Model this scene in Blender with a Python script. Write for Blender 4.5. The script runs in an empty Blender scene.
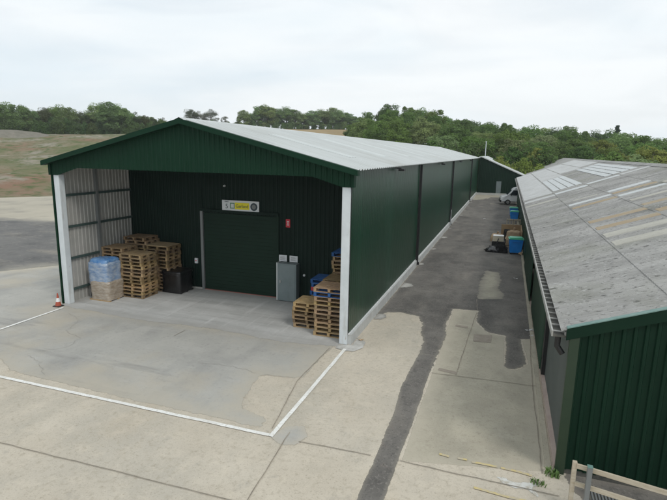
import bpy, bmesh, math, random
from mathutils import Vector, Matrix
R = math.radians
scene = bpy.context.scene
COL = scene.collection
rnd = random.Random(7)

# ------------------------------------------------------------------ materials
def mat(name, col, rough=.7, metal=0., spec=.5, col2=None, nscale=3., ndetail=4., stretch=(1, 1, 1),
        bump=0., bscale=40., ramp=(.35, .65), speck=None, objcol=False, coat=0., transl=0., bands=None, randval=0.):
    m = bpy.data.materials.new(name); m.use_nodes = True
    nt = m.node_tree; N = nt.nodes; L = nt.links
    bs = N['Principled BSDF']
    bs.inputs['Roughness'].default_value = rough
    bs.inputs['Metallic'].default_value = metal
    bs.inputs['Specular IOR Level'].default_value = spec
    if coat: bs.inputs['Coat Weight'].default_value = coat
    tc = N.new('ShaderNodeTexCoord'); mp = N.new('ShaderNodeMapping')
    mp.inputs['Scale'].default_value = stretch
    L.new(tc.outputs['Object'], mp.inputs['Vector'])
    cur = None
    if col2 is not None:
        n = N.new('ShaderNodeTexNoise'); n.inputs['Scale'].default_value = nscale; n.inputs['Detail'].default_value = ndetail
        n.inputs['Roughness'].default_value = .62
        L.new(mp.outputs[0], n.inputs['Vector'])
        r = N.new('ShaderNodeValToRGB')
        r.color_ramp.elements[0].position = ramp[0]; r.color_ramp.elements[1].position = ramp[1]
        r.color_ramp.elements[0].color = (*col, 1); r.color_ramp.elements[1].color = (*col2, 1)
        L.new(n.outputs['Fac'], r.inputs['Fac']); cur = r.outputs['Color']
    if speck is not None:                      # list of (colour, scale, lo, hi, strength, stretch)
        for (sc_col, sscale, lo, hi, amt, st) in speck:
            mp2 = N.new('ShaderNodeMapping'); mp2.inputs['Scale'].default_value = st
            mp2.inputs['Location'].default_value = (sscale*1.7, 3.1, 7.7)
            L.new(tc.outputs['Object'], mp2.inputs['Vector'])
            n = N.new('ShaderNodeTexNoise'); n.inputs['Scale'].default_value = sscale; n.inputs['Detail'].default_value = 6
            n.inputs['Roughness'].default_value = .6
            L.new(mp2.outputs[0], n.inputs['Vector'])
            mr = N.new('ShaderNodeMapRange'); mr.inputs['From Min'].default_value = lo; mr.inputs['From Max'].default_value = hi
            mr.inputs['To Max'].default_value = amt
            L.new(n.outputs['Fac'], mr.inputs['Value'])
            mx = N.new('ShaderNodeMix'); mx.data_type = 'RGBA'
            L.new(mr.outputs['Result'], mx.inputs['Factor'])
            if cur is None: mx.inputs['A'].default_value = (*col, 1)
            else: L.new(cur, mx.inputs['A'])
            mx.inputs['B'].default_value = (*sc_col, 1)
            cur = mx.outputs['Result']
    if objcol or randval:
        oi = N.new('ShaderNodeObjectInfo')
        if objcol:
            mx = N.new('ShaderNodeMix'); mx.data_type = 'RGBA'; mx.blend_type = 'MULTIPLY'; mx.inputs['Factor'].default_value = 1
            if cur is None: mx.inputs['A'].default_value = (*col, 1)
            else: L.new(cur, mx.inputs['A'])
            L.new(oi.outputs['Color'], mx.inputs['B']); cur = mx.outputs['Result']
        if randval:
            hs = N.new('ShaderNodeHueSaturation')
            mr = N.new('ShaderNodeMapRange'); mr.inputs['To Min'].default_value = 1-randval; mr.inputs['To Max'].default_value = 1+randval
            L.new(oi.outputs['Random'], mr.inputs['Value']); L.new(mr.outputs['Result'], hs.inputs['Value'])
            if cur is None: hs.inputs['Color'].default_value = (*col, 1)
            else: L.new(cur, hs.inputs['Color'])
            cur = hs.outputs['Color']
    if cur is None: bs.inputs['Base Color'].default_value = (*col, 1)
    else: L.new(cur, bs.inputs['Base Color'])
    if bump:
        n = N.new('ShaderNodeTexNoise'); n.inputs['Scale'].default_value = bscale; n.inputs['Detail'].default_value = 5
        L.new(tc.outputs['Object'], n.inputs['Vector'])
        b = N.new('ShaderNodeBump'); b.inputs['Strength'].default_value = bump; b.inputs['Distance'].default_value = .02
        L.new(n.outputs['Fac'], b.inputs['Height']); L.new(b.outputs['Normal'], bs.inputs['Normal'])
    if transl:
        tr = N.new('ShaderNodeBsdfTranslucent'); ms = N.new('ShaderNodeMixShader'); ms.inputs[0].default_value = transl
        if cur is not None: L.new(cur, tr.inputs['Color'])
        L.new(bs.outputs[0], ms.inputs[1]); L.new(tr.outputs[0], ms.inputs[2])
        L.new(ms.outputs[0], N['Material Output'].inputs['Surface'])
    return m
I1 = (1, 1, 1)
M = {}
M['concrete'] = mat('concrete', (.475, .424, .342), .9, col2=(.55, .497, .408), nscale=.45, ndetail=9, bump=.25, bscale=60,
    speck=[((.42, .39, .33), .23, .45, .70, .9, I1), ((.36, .335, .28), .9, .50, .75, .6, (1, .35, 1)), ((.50, .42, .31), .55, .54, .72, .5, (1, .6, 1)), ((.58, .52, .42), 2.2, .52, .78, .7, I1), ((.33, .29, .22), 9., .52, .8, .8, I1),
           ((.20, .165, .12), 26., .56, .74, .6, I1), ((.66, .60, .51), 34., .58, .74, .55, I1), ((.27, .255, .22), 1.7, .62, .74, .55, I1)])
M['concrete_grey'] = mat('concrete_grey', (.355, .348, .322), .88, col2=(.415, .405, .37), nscale=.6, ndetail=9, bump=.2, bscale=50,
    speck=[((.27, .268, .255), .8, .48, .72, .8, (1, .5, 1)), ((.45, .44, .41), 1.6, .54, .78, .7, (.4, 1.4, 1)), ((.24, .23, .215), 9, .56, .8, .7, I1), ((.43, .385, .305), .35, .5, .7, .7, I1), ((.18, .17, .155), 30., .58, .76, .5, I1), ((.23, .225, .21), .5, .6, .7, .6, (.3, 2, 1))])
M['concrete_clean'] = mat('concrete_clean', (.42, .42, .405), .85, col2=(.50, .50, .485), nscale=.8, ndetail=9, bump=.12, bscale=50,
    speck=[((.34, .34, .325), .9, .46, .7, .85, (.25, 2.6, 1)), ((.58, .58, .565), 1.5, .54, .75, .7, (3.0, .25, 1)), ((.30, .29, .275), 8, .56, .8, .6, I1), ((.27, .265, .25), .45, .58, .72, .5, (.3, 1.2, 1))])
M['concrete_alley'] = mat('concrete_alley', (.355, .325, .255), .9, col2=(.43, .395, .31), nscale=.9, ndetail=8, bump=.2, bscale=60,
    speck=[((.27, .255, .205), .5, .48, .72, .8, (1, .5, 1)), ((.47, .435, .35), 1.3, .52, .75, .7, I1), ((.24, .21, .165), 9., .54, .8, .7, I1), ((.16, .14, .11), 26., .57, .72, .55, I1), ((.54, .50, .42), 34., .58, .74, .5, I1)])
M['cement'] = mat('cement', (.36, .35, .32), .85, col2=(.52, .51, .48), nscale=3, bump=.3, bscale=30)
M['plinth'] = mat('plinth', (.42, .43, .42), .85, col2=(.50, .51, .50), nscale=3, bump=.3, bscale=30, speck=[((.28, .27, .24), 1.2, .55, .8, .7, (1, .4, 1))])
M['asphalt'] = mat('asphalt', (.115, .108, .099), .88, spec=.3, col2=(.19, .178, .160), nscale=.7, ndetail=10, bump=.35, bscale=120,
    speck=[((.24, .22, .19), .8, .52, .74, .8, (1, .4, 1)), ((.07, .067, .063), .45, .48, .68, .8, (1, .5, 1)), ((.25, .235, .21), .28, .56, .70, .6, (1, .3, 1)), ((.05, .048, .045), 3.5, .56, .74, .6, I1), ((.22, .16, .13), 2.3, .62, .78, .6, I1), ((.28, .26, .235), 16, .55, .70, .6, I1), ((.045, .045, .044), 22, .56, .70, .65, I1)])
M['asphalt_old'] = mat('asphalt_old', (.12, .118, .115), .9, col2=(.165, .16, .15), nscale=.35, ndetail=8, bump=.35, bscale=120,
    speck=[((.30, .27, .22), .12, .52, .66, .75, (1, 2.4, 1)), ((.07, .07, .07), .5, .50, .72, .7, I1), ((.27, .25, .22), 2.2, .55, .75, .6, I1), ((.05, .05, .05), 5, .56, .74, .6, I1)])
M['manhole'] = mat('manhole', (.26, .22, .175), .8, col2=(.32, .28, .23), nscale=5, bump=.3)
M['joint'] = mat('joint', (.20, .175, .14), .95, col2=(.33, .29, .23), nscale=3)
M['white_paint'] = mat('white_paint', (.80, .80, .77), .6, col2=(.68, .67, .62), nscale=3, ramp=(.40, .8), speck=[((.45, .42, .35), 14, .54, .68, .75, I1), ((.60, .58, .53), 2, .5, .7, .6, I1)])
M['yellow_paint'] = mat('yellow_paint', (.56, .46, .22), .8, col2=(.45, .40, .30), nscale=9, ramp=(.4, .6))
M['paint_spill'] = mat('paint_spill', (.60, .60, .57), .8, col2=(.42, .39, .32), nscale=6, ramp=(.45, .62))
# cladding
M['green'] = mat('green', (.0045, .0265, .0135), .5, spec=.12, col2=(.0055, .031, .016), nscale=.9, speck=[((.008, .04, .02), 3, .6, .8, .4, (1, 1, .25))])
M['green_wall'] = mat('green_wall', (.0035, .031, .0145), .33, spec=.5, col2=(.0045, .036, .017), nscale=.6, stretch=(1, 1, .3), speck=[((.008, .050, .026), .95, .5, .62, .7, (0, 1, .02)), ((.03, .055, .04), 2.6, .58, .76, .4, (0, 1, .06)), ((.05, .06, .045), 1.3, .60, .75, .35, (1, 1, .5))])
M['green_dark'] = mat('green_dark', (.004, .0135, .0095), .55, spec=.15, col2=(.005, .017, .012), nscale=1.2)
M['green_door'] = mat('green_door', (.008, .0225, .0145), .55, spec=.15, col2=(.0095, .027, .0175), nscale=1)
M['green_old'] = mat('green_old', (.0045, .0205, .0115), .5, spec=.12, col2=(.0055, .0245, .0135), nscale=.8, speck=[((.012, .03, .016), 2.5, .58, .8, .5, (1, 1, .2))])
M['green_trim'] = mat('green_trim', (.014, .034, .016), .5, col2=(.018, .038, .018), nscale=4)
M['teal'] = mat('teal', (.10, .20, .175), .5, col2=(.17, .27, .245), nscale=3)
M['panel_grey'] = mat('panel_grey', (.065, .082, .076), .6, col2=(.085, .10, .094), nscale=1.5)
M['liner'] = mat('liner', (.33, .33, .31), .55, col2=(.39, .38, .36), nscale=1.2, speck=[((.24, .22, .2), 2, .55, .8, .5, (1, 1, .2))])
M['steel_white'] = mat('steel_white', (.56, .60, .62), .45, col2=(.64, .68, .70), nscale=1.5, speck=[((.36, .35, .31), 4, .55, .75, .6, (1, 1, .2)), ((.30, .22, .15), 7, .66, .74, .6, (1, 1, .5))])
M['steel_green'] = mat('steel_green', (.05, .08, .075), .5)
M['steel_grey'] = mat('steel_grey', (.17, .18, .18), .5)
M['roof_new'] = mat('roof_new', (.46, .485, .48), .5, col2=(.51, .535, .53), nscale=.35, stretch=(.4, 1, 1), speck=[((.38, .395, .38), .9, .50, .72, .65, (.2, 2.5, 1)), ((.36, .37, .34), .25, .52, .7, .5, I1), ((.58, .60, .60), 5., .6, .8, .4, (.2, 1, 1))])
M['rooflight_new'] = mat('rooflight_new', (.54, .57, .565), .35, col2=(.50, .53, .525), nscale=2)
M['roof_old'] = mat('roof_old', (.26, .257, .246), .9, col2=(.37, .365, .35), nscale=.7, ndetail=10, stretch=(.5, 1.6, 1), bump=.3, bscale=50,
    speck=[((.17, .168, .158), .5, .48, .70, .8, (.6, 1.4, 1)), ((.40, .395, .38), 1.3, .54, .74, .6, (.5, 1.8, 1)), ((.06, .06, .055), 6., .58, .70, .85, (.6, 1.4, 1)),
           ((.22, .225, .18), .3, .5, .7, .6, I1), ((.50, .50, .49), 14., .58, .72, .7, (.4, 1.2, 1)), ((.10, .10, .095), 17., .57, .70, .7, (.8, 1.3, 1))])
M['roof_pale'] = mat('roof_pale', (.43, .435, .425), .8, col2=(.54, .55, .55), nscale=1.2, stretch=(.5, 1.6, 1), speck=[((.33, .32, .30), 2., .5, .75, .7, (.4, 1.8, 1)), ((.20, .2, .19), 10, .6, .76, .6, I1)])
M['rooflight_tan'] = mat('rooflight_tan', (.34, .265, .17), .8, col2=(.36, .31, .235), nscale=2, stretch=(.5, 2, 1), speck=[((.28, .22, .15), 6, .55, .75, .6, I1)])
M['rooflight_pale'] = mat('rooflight_pale', (.45, .44, .39), .8, col2=(.38, .37, .33), nscale=2, stretch=(.5, 2, 1), speck=[((.25, .24, .21), 8, .55, .75, .5, I1)])
M['rooflight_white'] = mat('rooflight_white', (.55, .575, .58), .6, col2=(.47, .49, .49), nscale=2, stretch=(.5, 2, 1))
M['gutter'] = mat('gutter', (.38, .38, .36), .7, col2=(.28, .28, .26), nscale=4)
M['gutter_dark'] = mat('gutter_dark', (.06, .062, .056), .8, col2=(.11, .105, .09), nscale=4)
M['black'] = mat('black', (.012, .012, .013), .5)
M['rubber'] = mat('rubber', (.02, .02, .02), .8)
M['black_film'] = mat('black_film', (.008, .008, .009), .28, bump=.6, bscale=9, coat=.3)
M['wood'] = mat('wood', (.33, .225, .11), .85, col2=(.42, .30, .165), nscale=3, stretch=(1, 6, 1), objcol=True, bump=.2, bscale=30, speck=[((.17, .125, .08), 2.2, .50, .75, .75, I1), ((.42, .37, .30), 4., .55, .75, .5, I1)])
M['plywood'] = mat('plywood', (.36, .26, .15), .8, col2=(.42, .32, .19), nscale=3)
M['timber'] = mat('timber', (.50, .45, .36), .8, col2=(.40, .34, .25), nscale=4, stretch=(1, 1, 5))
M['pallet_blue'] = mat('pallet_blue', (.012, .075, .24), .75, col2=(.03, .11, .29), nscale=6)
M['pallet_red'] = mat('pallet_red', (.42, .04, .05), .7, col2=(.5, .07, .07), nscale=6)
M['sheeting'] = mat('sheeting', (.010, .010, .011), .75, spec=.2, bump=.6, bscale=9)
M['blue_film'] = mat('blue_film', (.17, .27, .44), .25, col2=(.38, .44, .52), nscale=4, ndetail=8, stretch=(1, 1, 2.5), bump=.7, bscale=8, coat=.5)
M['blue_top'] = mat('blue_top', (.06, .19, .45), .25, col2=(.16, .30, .50), nscale=5, bump=.7, bscale=8, coat=.5)
M['clear_film'] = mat('clear_film', (.29, .235, .175), .3, col2=(.42, .37, .31), nscale=5, stretch=(1, 1, 3), bump=.6, bscale=9, coat=.5)
M['orange'] = mat('orange', (.42, .075, .035), .6, col2=(.34, .08, .05), nscale=9)
M['white'] = mat('white', (.75, .76, .76), .5)
M['sign_white'] = mat('sign_white', (.62, .64, .66), .5)
M['sign_yellow'] = mat('sign_yellow', (.75, .66, .015), .5)
M['sign_dark'] = mat('sign_dark', (.02, .035, .05), .5)
M['sign_green'] = mat('sign_green', (.08, .22, .10), .5)
M['sign_red'] = mat('sign_red', (.50, .015, .03), .5)
M['cabinet'] = mat('cabinet', (.145, .185, .19), .5, col2=(.18, .22, .225), nscale=1.5, speck=[((.09, .10, .10), 3, .56, .75, .6, (1, 1, .3))])
M['cabinet_side'] = mat('cabinet_side', (.50, .53, .53), .5)
M['bin_blue'] = mat('bin_blue', (.008, .23, .72), .4, col2=(.012, .26, .78), nscale=3)
M['bin_green'] = mat('bin_green', (.05, .46, .27), .4, col2=(.07, .5, .32), nscale=3)
M['card'] = mat('card', (.30, .20, .11), .85, col2=(.36, .26, .15), nscale=2)
M['card_pale'] = mat('card_pale', (.44, .33, .22), .85, col2=(.38, .27, .17), nscale=3)
M['cream'] = mat('cream', (.58, .52, .40), .7)
M['van_paint'] = mat('van_paint', (.86, .88, .89), .25, coat=.6)
M['glass'] = mat('glass', (.02, .03, .04), .08, spec=.8)
M['chrome'] = mat('chrome', (.5, .5, .5), .3, metal=.8)
M['lamp_glass'] = mat('lamp_glass', (.6, .62, .62), .15)
M['litter'] = mat('litter', (.62, .62, .60), .7, col2=(.45, .45, .45), nscale=10)
M['bark'] = mat('bark', (.07, .055, .04), .9, col2=(.11, .09, .07), nscale=6)
M['leaf'] = mat('leaf', (.80, .80, .80), .7, spec=.12, col2=(1.1, 1.12, 1.0), nscale=.45, ndetail=4, objcol=True, transl=.35,
    speck=[((1.5, 1.45, 1.05), 1.6, .55, .8, .5, I1)])
M['weed'] = mat('weed', (.07, .14, .03), .7, col2=(.12, .20, .05), nscale=12)
def ground_mat():
    m = bpy.data.materials.new('earth_and_grass'); m.use_nodes = True
    nt = m.node_tree; N = nt.nodes; L = nt.links; bs = N['Principled BSDF']
    bs.inputs['Roughness'].default_value = .95; bs.inputs['Specular IOR Level'].default_value = .1
    tc = N.new('ShaderNodeTexCoord')
    def noise(scale, det, st=(1, 1, 1), off=0):
        mp = N.new('ShaderNodeMapping'); mp.inputs['Scale'].default_value = st; mp.inputs['Location'].default_value = (off, off*2, 0)
        L.new(tc.outputs['Object'], mp.inputs['Vector'])
        n = N.new('ShaderNodeTexNoise'); n.inputs['Scale'].default_value = scale; n.inputs['Detail'].default_value = det
        n.inputs['Roughness'].default_value = .62
        L.new(mp.outputs[0], n.inputs['Vector']); return n.outputs['Fac']
    def rng(v, lo, hi):
        r = N.new('ShaderNodeMapRange'); r.inputs['From Min'].default_value = lo; r.inputs['From Max'].default_value = hi
        L.new(v, r.inputs['Value']); return r.outputs['Result']
    def mix(f, a, b):
        x = N.new('ShaderNodeMix'); x.data_type = 'RGBA'; L.new(f, x.inputs['Factor'])
        for k, c in (('A', a), ('B', b)):
            if isinstance(c, tuple): x.inputs[k].default_value = (*c, 1)
            else: L.new(c, x.inputs[k])
        return x.outputs['Result']
    c = mix(rng(noise(.05, 8, (1, 1, 4)), .42, .58), (.115, .135, .058), (.215, .185, .125))      # rough grass / bare ground
    c = mix(rng(noise(.035, 7, (1, 1, 5), 5), .51, .60), c, (.225, .145, .10))                  # reddish clay scrapes
    c = mix(rng(noise(.07, 7, (1, 1, 6), 9), .52, .60), c, (.27, .245, .195))                     # pale spoil
    c = mix(rng(noise(.6, 8, (1, 1, 3), 3), .48, .66), c, (.085, .115, .045))
    # far brown field: a patch of the ground itself
    at = N.new('ShaderNodeAttribute'); at.attribute_name = 'field'; at.attribute_type = 'GEOMETRY'
    f = mix(rng(noise(.05, 6, (1, 1, 1), 2), .4, .65), (.34, .26, .15), (.27, .21, .12))
    c = mix(at.outputs['Fac'], c, f)
    L.new(c, bs.inputs['Base Color'])
    b = N.new('ShaderNodeBump'); b.inputs['Strength'].default_value = .6; b.inputs['Distance'].default_value = .6
    L.new(noise(.5, 8), b.inputs['Height']); L.new(b.outputs['Normal'], bs.inputs['Normal'])
    return m
M['earth'] = ground_mat()
M['sand'] = mat('sand', (.36, .33, .265), .95, col2=(.45, .41, .33), nscale=.12, ndetail=8, bump=.3, bscale=3, speck=[((.25, .235, .20), .3, .52, .7, .7, I1)])

# ------------------------------------------------------------------ mesh helpers
class MB:
    def __init__(s): s.v = []; s.f = []; s.m = []
    def add(s, vs, fs, mi=0):
        o = len(s.v); s.v += [tuple(v) for v in vs]; s.f += [tuple(i+o for i in f) for f in fs]; s.m += [mi]*len(fs); return s
    def box(s, x0, x1, y0, y1, z0, z1, mi=0, mtx=None):
        vs = [(x, y, z) for z in (z0, z1) for y in (y0, y1) for x in (x0, x1)]
        if mtx: vs = [mtx @ Vector(v) for v in vs]
        return s.add(vs, [(0, 2, 3, 1), (4, 5, 7, 6), (0, 1, 5, 4), (2, 6, 7, 3), (0, 4, 6, 2), (1, 3, 7, 5)], mi)
    def bar(s, a, b, w, h=None, mi=0):
        a = Vector(a); b = Vector(b); h = h or w; d = (b-a).normalized()
        up = Vector((0, 0, 1)) if abs(d.z) < .95 else Vector((1, 0, 0))
        r = d.cross(up).normalized(); u = r.cross(d)
        vs = [p+r*sx*w/2+u*sz*h/2 for p in (a, b) for sx, sz in ((-1, -1), (1, -1), (1, 1), (-1, 1))]
        return s.add(vs, [(0, 1, 2, 3), (7, 6, 5, 4), (0, 4, 5, 1), (1, 5, 6, 2), (2, 6, 7, 3), (3, 7, 4, 0)], mi)
    def tube(s, pts, rad, n=8, mi=0, cap=True):
        rings = []
        for i, p in enumerate(pts):
            p = Vector(p); q = Vector(pts[min(i+1, len(pts)-1)]); o = Vector(pts[max(i-1, 0)])
            d = (q-o).normalized(); up = Vector((0, 0, 1)) if abs(d.z) < .9 else Vector((1, 0, 0))
            r = d.cross(up).normalized(); u = r.cross(d)
            rr = rad[i] if isinstance(rad, (list, tuple)) else rad
            rings.append([p+(r*math.cos(t)+u*math.sin(t))*rr for t in [2*math.pi*k/n for k in range(n)]])
        vs = [v for rg in rings for v in rg]; fs = []
        for i in range(len(rings)-1):
            for k in range(n):
                fs.append((i*n+k, i*n+(k+1) % n, (i+1)*n+(k+1) % n, (i+1)*n+k))
        if cap: fs += [tuple(range(n-1, -1, -1)), tuple((len(rings)-1)*n+k for k in range(n))]
        return s.add(vs, fs, mi)
    def build(s, name, mats, parent=None, smooth=False, bevel=0.):
        off = Vector((0, 0, 0))
        if parent is not None:
            p = parent
            while p is not None: off += p.location; p = p.parent
        me = bpy.data.meshes.new(name)
        me.from_pydata([tuple(Vector(v)-off) for v in s.v], [], s.f)
        if not isinstance(mats, (list, tuple)): mats = [mats]
        for mm in mats: me.materials.append(mm)
        for i, p in enumerate(me.polygons): p.material_index = s.m[i]; p.use_smooth = smooth
        me.update()
        if bevel:
            b = bmesh.new(); b.from_mesh(me)
            bmesh.ops.recalc_face_normals(b, faces=b.faces)
            bmesh.ops.bevel(b, geom=list(b.edges), offset=bevel, segments=2, affect='EDGES', profile=.6, clamp_overlap=True)
            b.to_mesh(me); b.free()
        o = bpy.data.objects.new(name, me); COL.objects.link(o)
        if parent is not None: o.parent = parent
        return o
def tag(o, label=None, cat=None, group=None, kind=None):
    if label: o['label'] = label
    if cat: o['category'] = cat
    if group: o['group'] = group
    if kind: o['kind'] = kind
    return o
def thing(name, label, cat, loc=(0, 0, 0), group=None):
    o = bpy.data.objects.new(name, None); COL.objects.link(o); o.location = loc; o.empty_display_size = .2
    return tag(o, label, cat, group)
def copy_tree(o, parent=None):
    c = o.copy(); COL.objects.link(c)
    if parent is not None: c.parent = parent
    for ch in list(o.children): copy_tree(ch, c)
    return c
BOXP = [(0, 0), (.52, 0), (.62, 1), (.90, 1)]
SINP = [(0, 0), (.17, .25), (.33, .75), (.5, 1), (.67, .75), (.83, .25)]
def ribbed(e0, e1, length, nrm, pitch, depth, prof=BOXP, s0=0.):
    """sheet whose ribs run from edge e0(s) to edge e1(s), s along the sheet"""
    nrm = Vector(nrm).normalized(); mb = MB(); ss = []
    k0 = int(math.floor(s0/pitch)); s = k0*pitch
    while s < s0+length:
        for a, b in prof:
            t = s+a*pitch
            if s0-1e-6 <= t <= s0+length+1e-6: ss.append((t, b*depth))
        s += pitch
    if ss[0][0] > s0+1e-4: ss.insert(0, (s0, 0))
    if ss[-1][0] < s0+length-1e-4: ss.append((s0+length, 0))
    vs = []; fs = []
    for t, o in ss:
        vs += [Vector(e0(t))+nrm*o, Vector(e1(t))+nrm*o]
    for i in range(len(ss)-1): fs.append((2*i, 2*i+2, 2*i+3, 2*i+1))
    return mb.add(vs, fs)
def flat(name, pts, z, m, jitter=0., step=.25, seed=1, kind='structure'):
    """a thin ground sheet with a wandering edge"""
    rr = random.Random(seed); out = []
    n = len(pts)
    for i in range(n):
        a = Vector(pts[i]+(0,)) if len(pts[i]) == 2 else Vector(pts[i]); b = pts[(i+1) % n]; b = Vector(b+(0,)) if len(b) == 2 else Vector(b)
        L_ = (b-a).length
        k = max(1, int(L_/step)) if jitter else 1
        d = (b-a).normalized(); nn = Vector((-d.y, d.x, 0)); w = 0
        for j in range(k):
            w = w*.6+rr.uniform(-1, 1)*jitter
            ww = w if j else 0
            p = a.lerp(b, j/k)+nn*ww; out.append((p.x, p.y, z))
    b = bmesh.new(); vs = [b.verts.new(v) for v in out]; es = [b.edges.new((vs[i], vs[(i+1) % len(vs)])) for i in range(len(vs))]
    bmesh.ops.triangle_fill(b, edges=es, use_beauty=True, use_dissolve=False, normal=(0, 0, 1))
    for f in b.faces:
        f.normal_update()
        if f.normal.z < 0: f.normal_flip()
    me = bpy.data.meshes.new(name); b.to_mesh(me); b.free(); me.materials.append(m)
    o = bpy.data.objects.new(name, me); COL.objects.link(o); o['kind'] = kind
    return o
def masked(m, amp, soft, nsc, dust=None, dw=.4):
    k = f'{m.name}_worn_edge_{amp}_{soft}'
    if k in bpy.data.materials: return bpy.data.materials[k]
    c = m.copy(); c.name = k; nt = c.node_tree; N = nt.nodes; L = nt.links
    at = N.new('ShaderNodeAttribute'); at.attribute_name = 'inset'; at.attribute_type = 'GEOMETRY'
    tc = N.new('ShaderNodeTexCoord'); n = N.new('ShaderNodeTexNoise'); n.inputs['Scale'].default_value = nsc; n.inputs['Detail'].default_value = 12; n.inputs['Roughness'].default_value = .78
    L.new(tc.outputs['Object'], n.inputs['Vector'])
    a = N.new('ShaderNodeMath'); a.operation = 'MULTIPLY_ADD'; a.inputs[1].default_value = amp; L.new(n.outputs['Fac'], a.inputs[0]); L.new(at.outputs['Fac'], a.inputs[2])
    r = N.new('ShaderNodeMapRange'); r.inputs['From Min'].default_value = amp*.5-.004; r.inputs['From Max'].default_value = amp*.5+.004
    L.new(a.outputs[0], r.inputs['Value'])
    if dust:
        bs = N['Principled BSDF']; src = bs.inputs['Base Color'].links[0].from_socket
        d1 = N.new('ShaderNodeMath'); d1.operation = 'MULTIPLY_ADD'; d1.inputs[1].default_value = dw*2.4; d1.inputs[2].default_value = -dw*1.2
        L.new(n.outputs['Fac'], d1.inputs[0])
        d2 = N.new('ShaderNodeMath'); L.new(d1.outputs[0], d2.inputs[0]); L.new(at.outputs['Fac'], d2.inputs[1])
        d3 = N.new('ShaderNodeMapRange'); d3.inputs['From Min'].default_value = -.05; d3.inputs['From Max'].default_value = dw; d3.inputs['To Min'].default_value = .85; d3.inputs['To Max'].default_value = 0
        L.new(d2.outputs[0], d3.inputs['Value'])
        mx = N.new('ShaderNodeMix'); mx.data_type = 'RGBA'; mx.inputs['B'].default_value = (*dust, 1)
        L.new(d3.outputs['Result'], mx.inputs['Factor']); L.new(src, mx.inputs['A']); L.new(mx.outputs['Result'], bs.inputs['Base Color'])
    tr = N.new('ShaderNodeBsdfTransparent'); ms = N.new('ShaderNodeMixShader'); out = N['Material Output']
    src = out.inputs['Surface'].links[0].from_socket
    L.new(r.outputs['Result'], ms.inputs[0]); L.new(tr.outputs[0], ms.inputs[1]); L.new(src, ms.inputs[2]); L.new(ms.outputs[0], out.inputs['Surface'])
    return c
def worn(name, pts, z, m, cell=.15, amp=.6, soft=.06, nsc=2.2, dust=None, dw=.4, kind='structure'):
    """a thin ground sheet that breaks up raggedly at its edge"""
    mg = amp*.35+soft; n = len(pts)
    x0 = min(p[0] for p in pts)-mg; x1 = max(p[0] for p in pts)+mg; y0 = min(p[1] for p in pts)-mg; y1 = max(p[1] for p in pts)+mg
    nx = int((x1-x0)/cell)+2; ny = int((y1-y0)/cell)+2
    def sd(x, y):
        best = 1e9; ins = False
        for i in range(n):
            ax, ay = pts[i]; bx, by = pts[(i+1) % n]; dx, dy = bx-ax, by-ay
            t = max(0, min(1, ((x-ax)*dx+(y-ay)*dy)/(dx*dx+dy*dy+1e-12))); ex, ey = x-ax-t*dx, y-ay-t*dy; q = ex*ex+ey*ey
            if q < best: best = q
            if (ay > y) != (by > y) and x < ax+(y-ay)/(by-ay)*dx: ins = not ins
        d = math.sqrt(best); return d if ins else -d
    val = [[max(-2, min(2, sd(x0+i*cell, y0+j*cell))) for i in range(nx)] for j in range(ny)]
    idx = {}; vs = []; at = []; fs = []
    def vid(i, j):
        if (i, j) not in idx: idx[(i, j)] = len(vs); vs.append((x0+i*cell, y0+j*cell, z)); at.append(val[j][i])
        return idx[(i, j)]
    for j in range(ny-1):
        for i in range(nx-1):
            if max(val[j][i], val[j][i+1], val[j+1][i], val[j+1][i+1]) > -mg: fs.append((vid(i, j), vid(i+1, j), vid(i+1, j+1), vid(i, j+1)))
    me = bpy.data.meshes.new(name); me.from_pydata(vs, [], fs); me.materials.append(masked(m, amp, soft, nsc, dust, dw))
    a = me.attributes.new('inset', 'FLOAT', 'POINT'); a.data.foreach_set('value', at)
    o = bpy.data.objects.new(name, me); COL.objects.link(o); o['kind'] = kind
    return o
def strip(pts, w, z, mb, jit=0., rr=rnd):
    """a painted or scored line on the ground"""
    P = []
    for i in range(len(pts)-1):
        a = Vector((*pts[i], 0)); b = Vector((*pts[i+1], 0)); k = max(1, int((b-a).length/.3))
        for j in range(k): P.append(a.lerp(b, j/k))
    P.append(Vector((*pts[-1], 0))); vs = []
    for i, p in enumerate(P):
        d = (P[min(i+1, len(P)-1)]-P[max(i-1, 0)]).normalized(); n = Vector((-d.y, d.x, 0))
        c = p+n*rr.uniform(-jit, jit); ww = w/2*(1+rr.uniform(-3, 3)*jit)
        vs += [(c-n*ww)+Vector((0, 0, z)), (c+n*ww)+Vector((0, 0, z))]
    mb.add(vs, [(2*i, 2*i+2, 2*i+3, 2*i+1) for i in range(len(P)-1)])

# ------------------------------------------------------------------ camera
cam = bpy.data.cameras.new('camera'); co = bpy.data.objects.new('camera', cam); COL.objects.link(co); scene.camera = co
cam.sensor_width = 36; cam.sensor_fit = 'HORIZONTAL'; cam.lens = 36*500.3/667; cam.clip_start = .1; cam.clip_end = 4000
RC = [[0.9450279804459191, 0.3264643691958641, 0.018523817637146524], [-0.08018766173886897, 0.1764573628129876, 0.9810365630362297], [-0.3170048187002217, 0.9285923835325337, -0.19293555962084166]]
CAM = Vector((4.74, -15.64, 6.55))
m3 = Matrix(((RC[0][0], RC[1][0], -RC[2][0]), (RC[0][1], RC[1][1], -RC[2][1]), (RC[0][2], RC[1][2], -RC[2][2])))
co.matrix_world = Matrix.Translation(CAM) @ m3.to_4x4()

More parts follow.
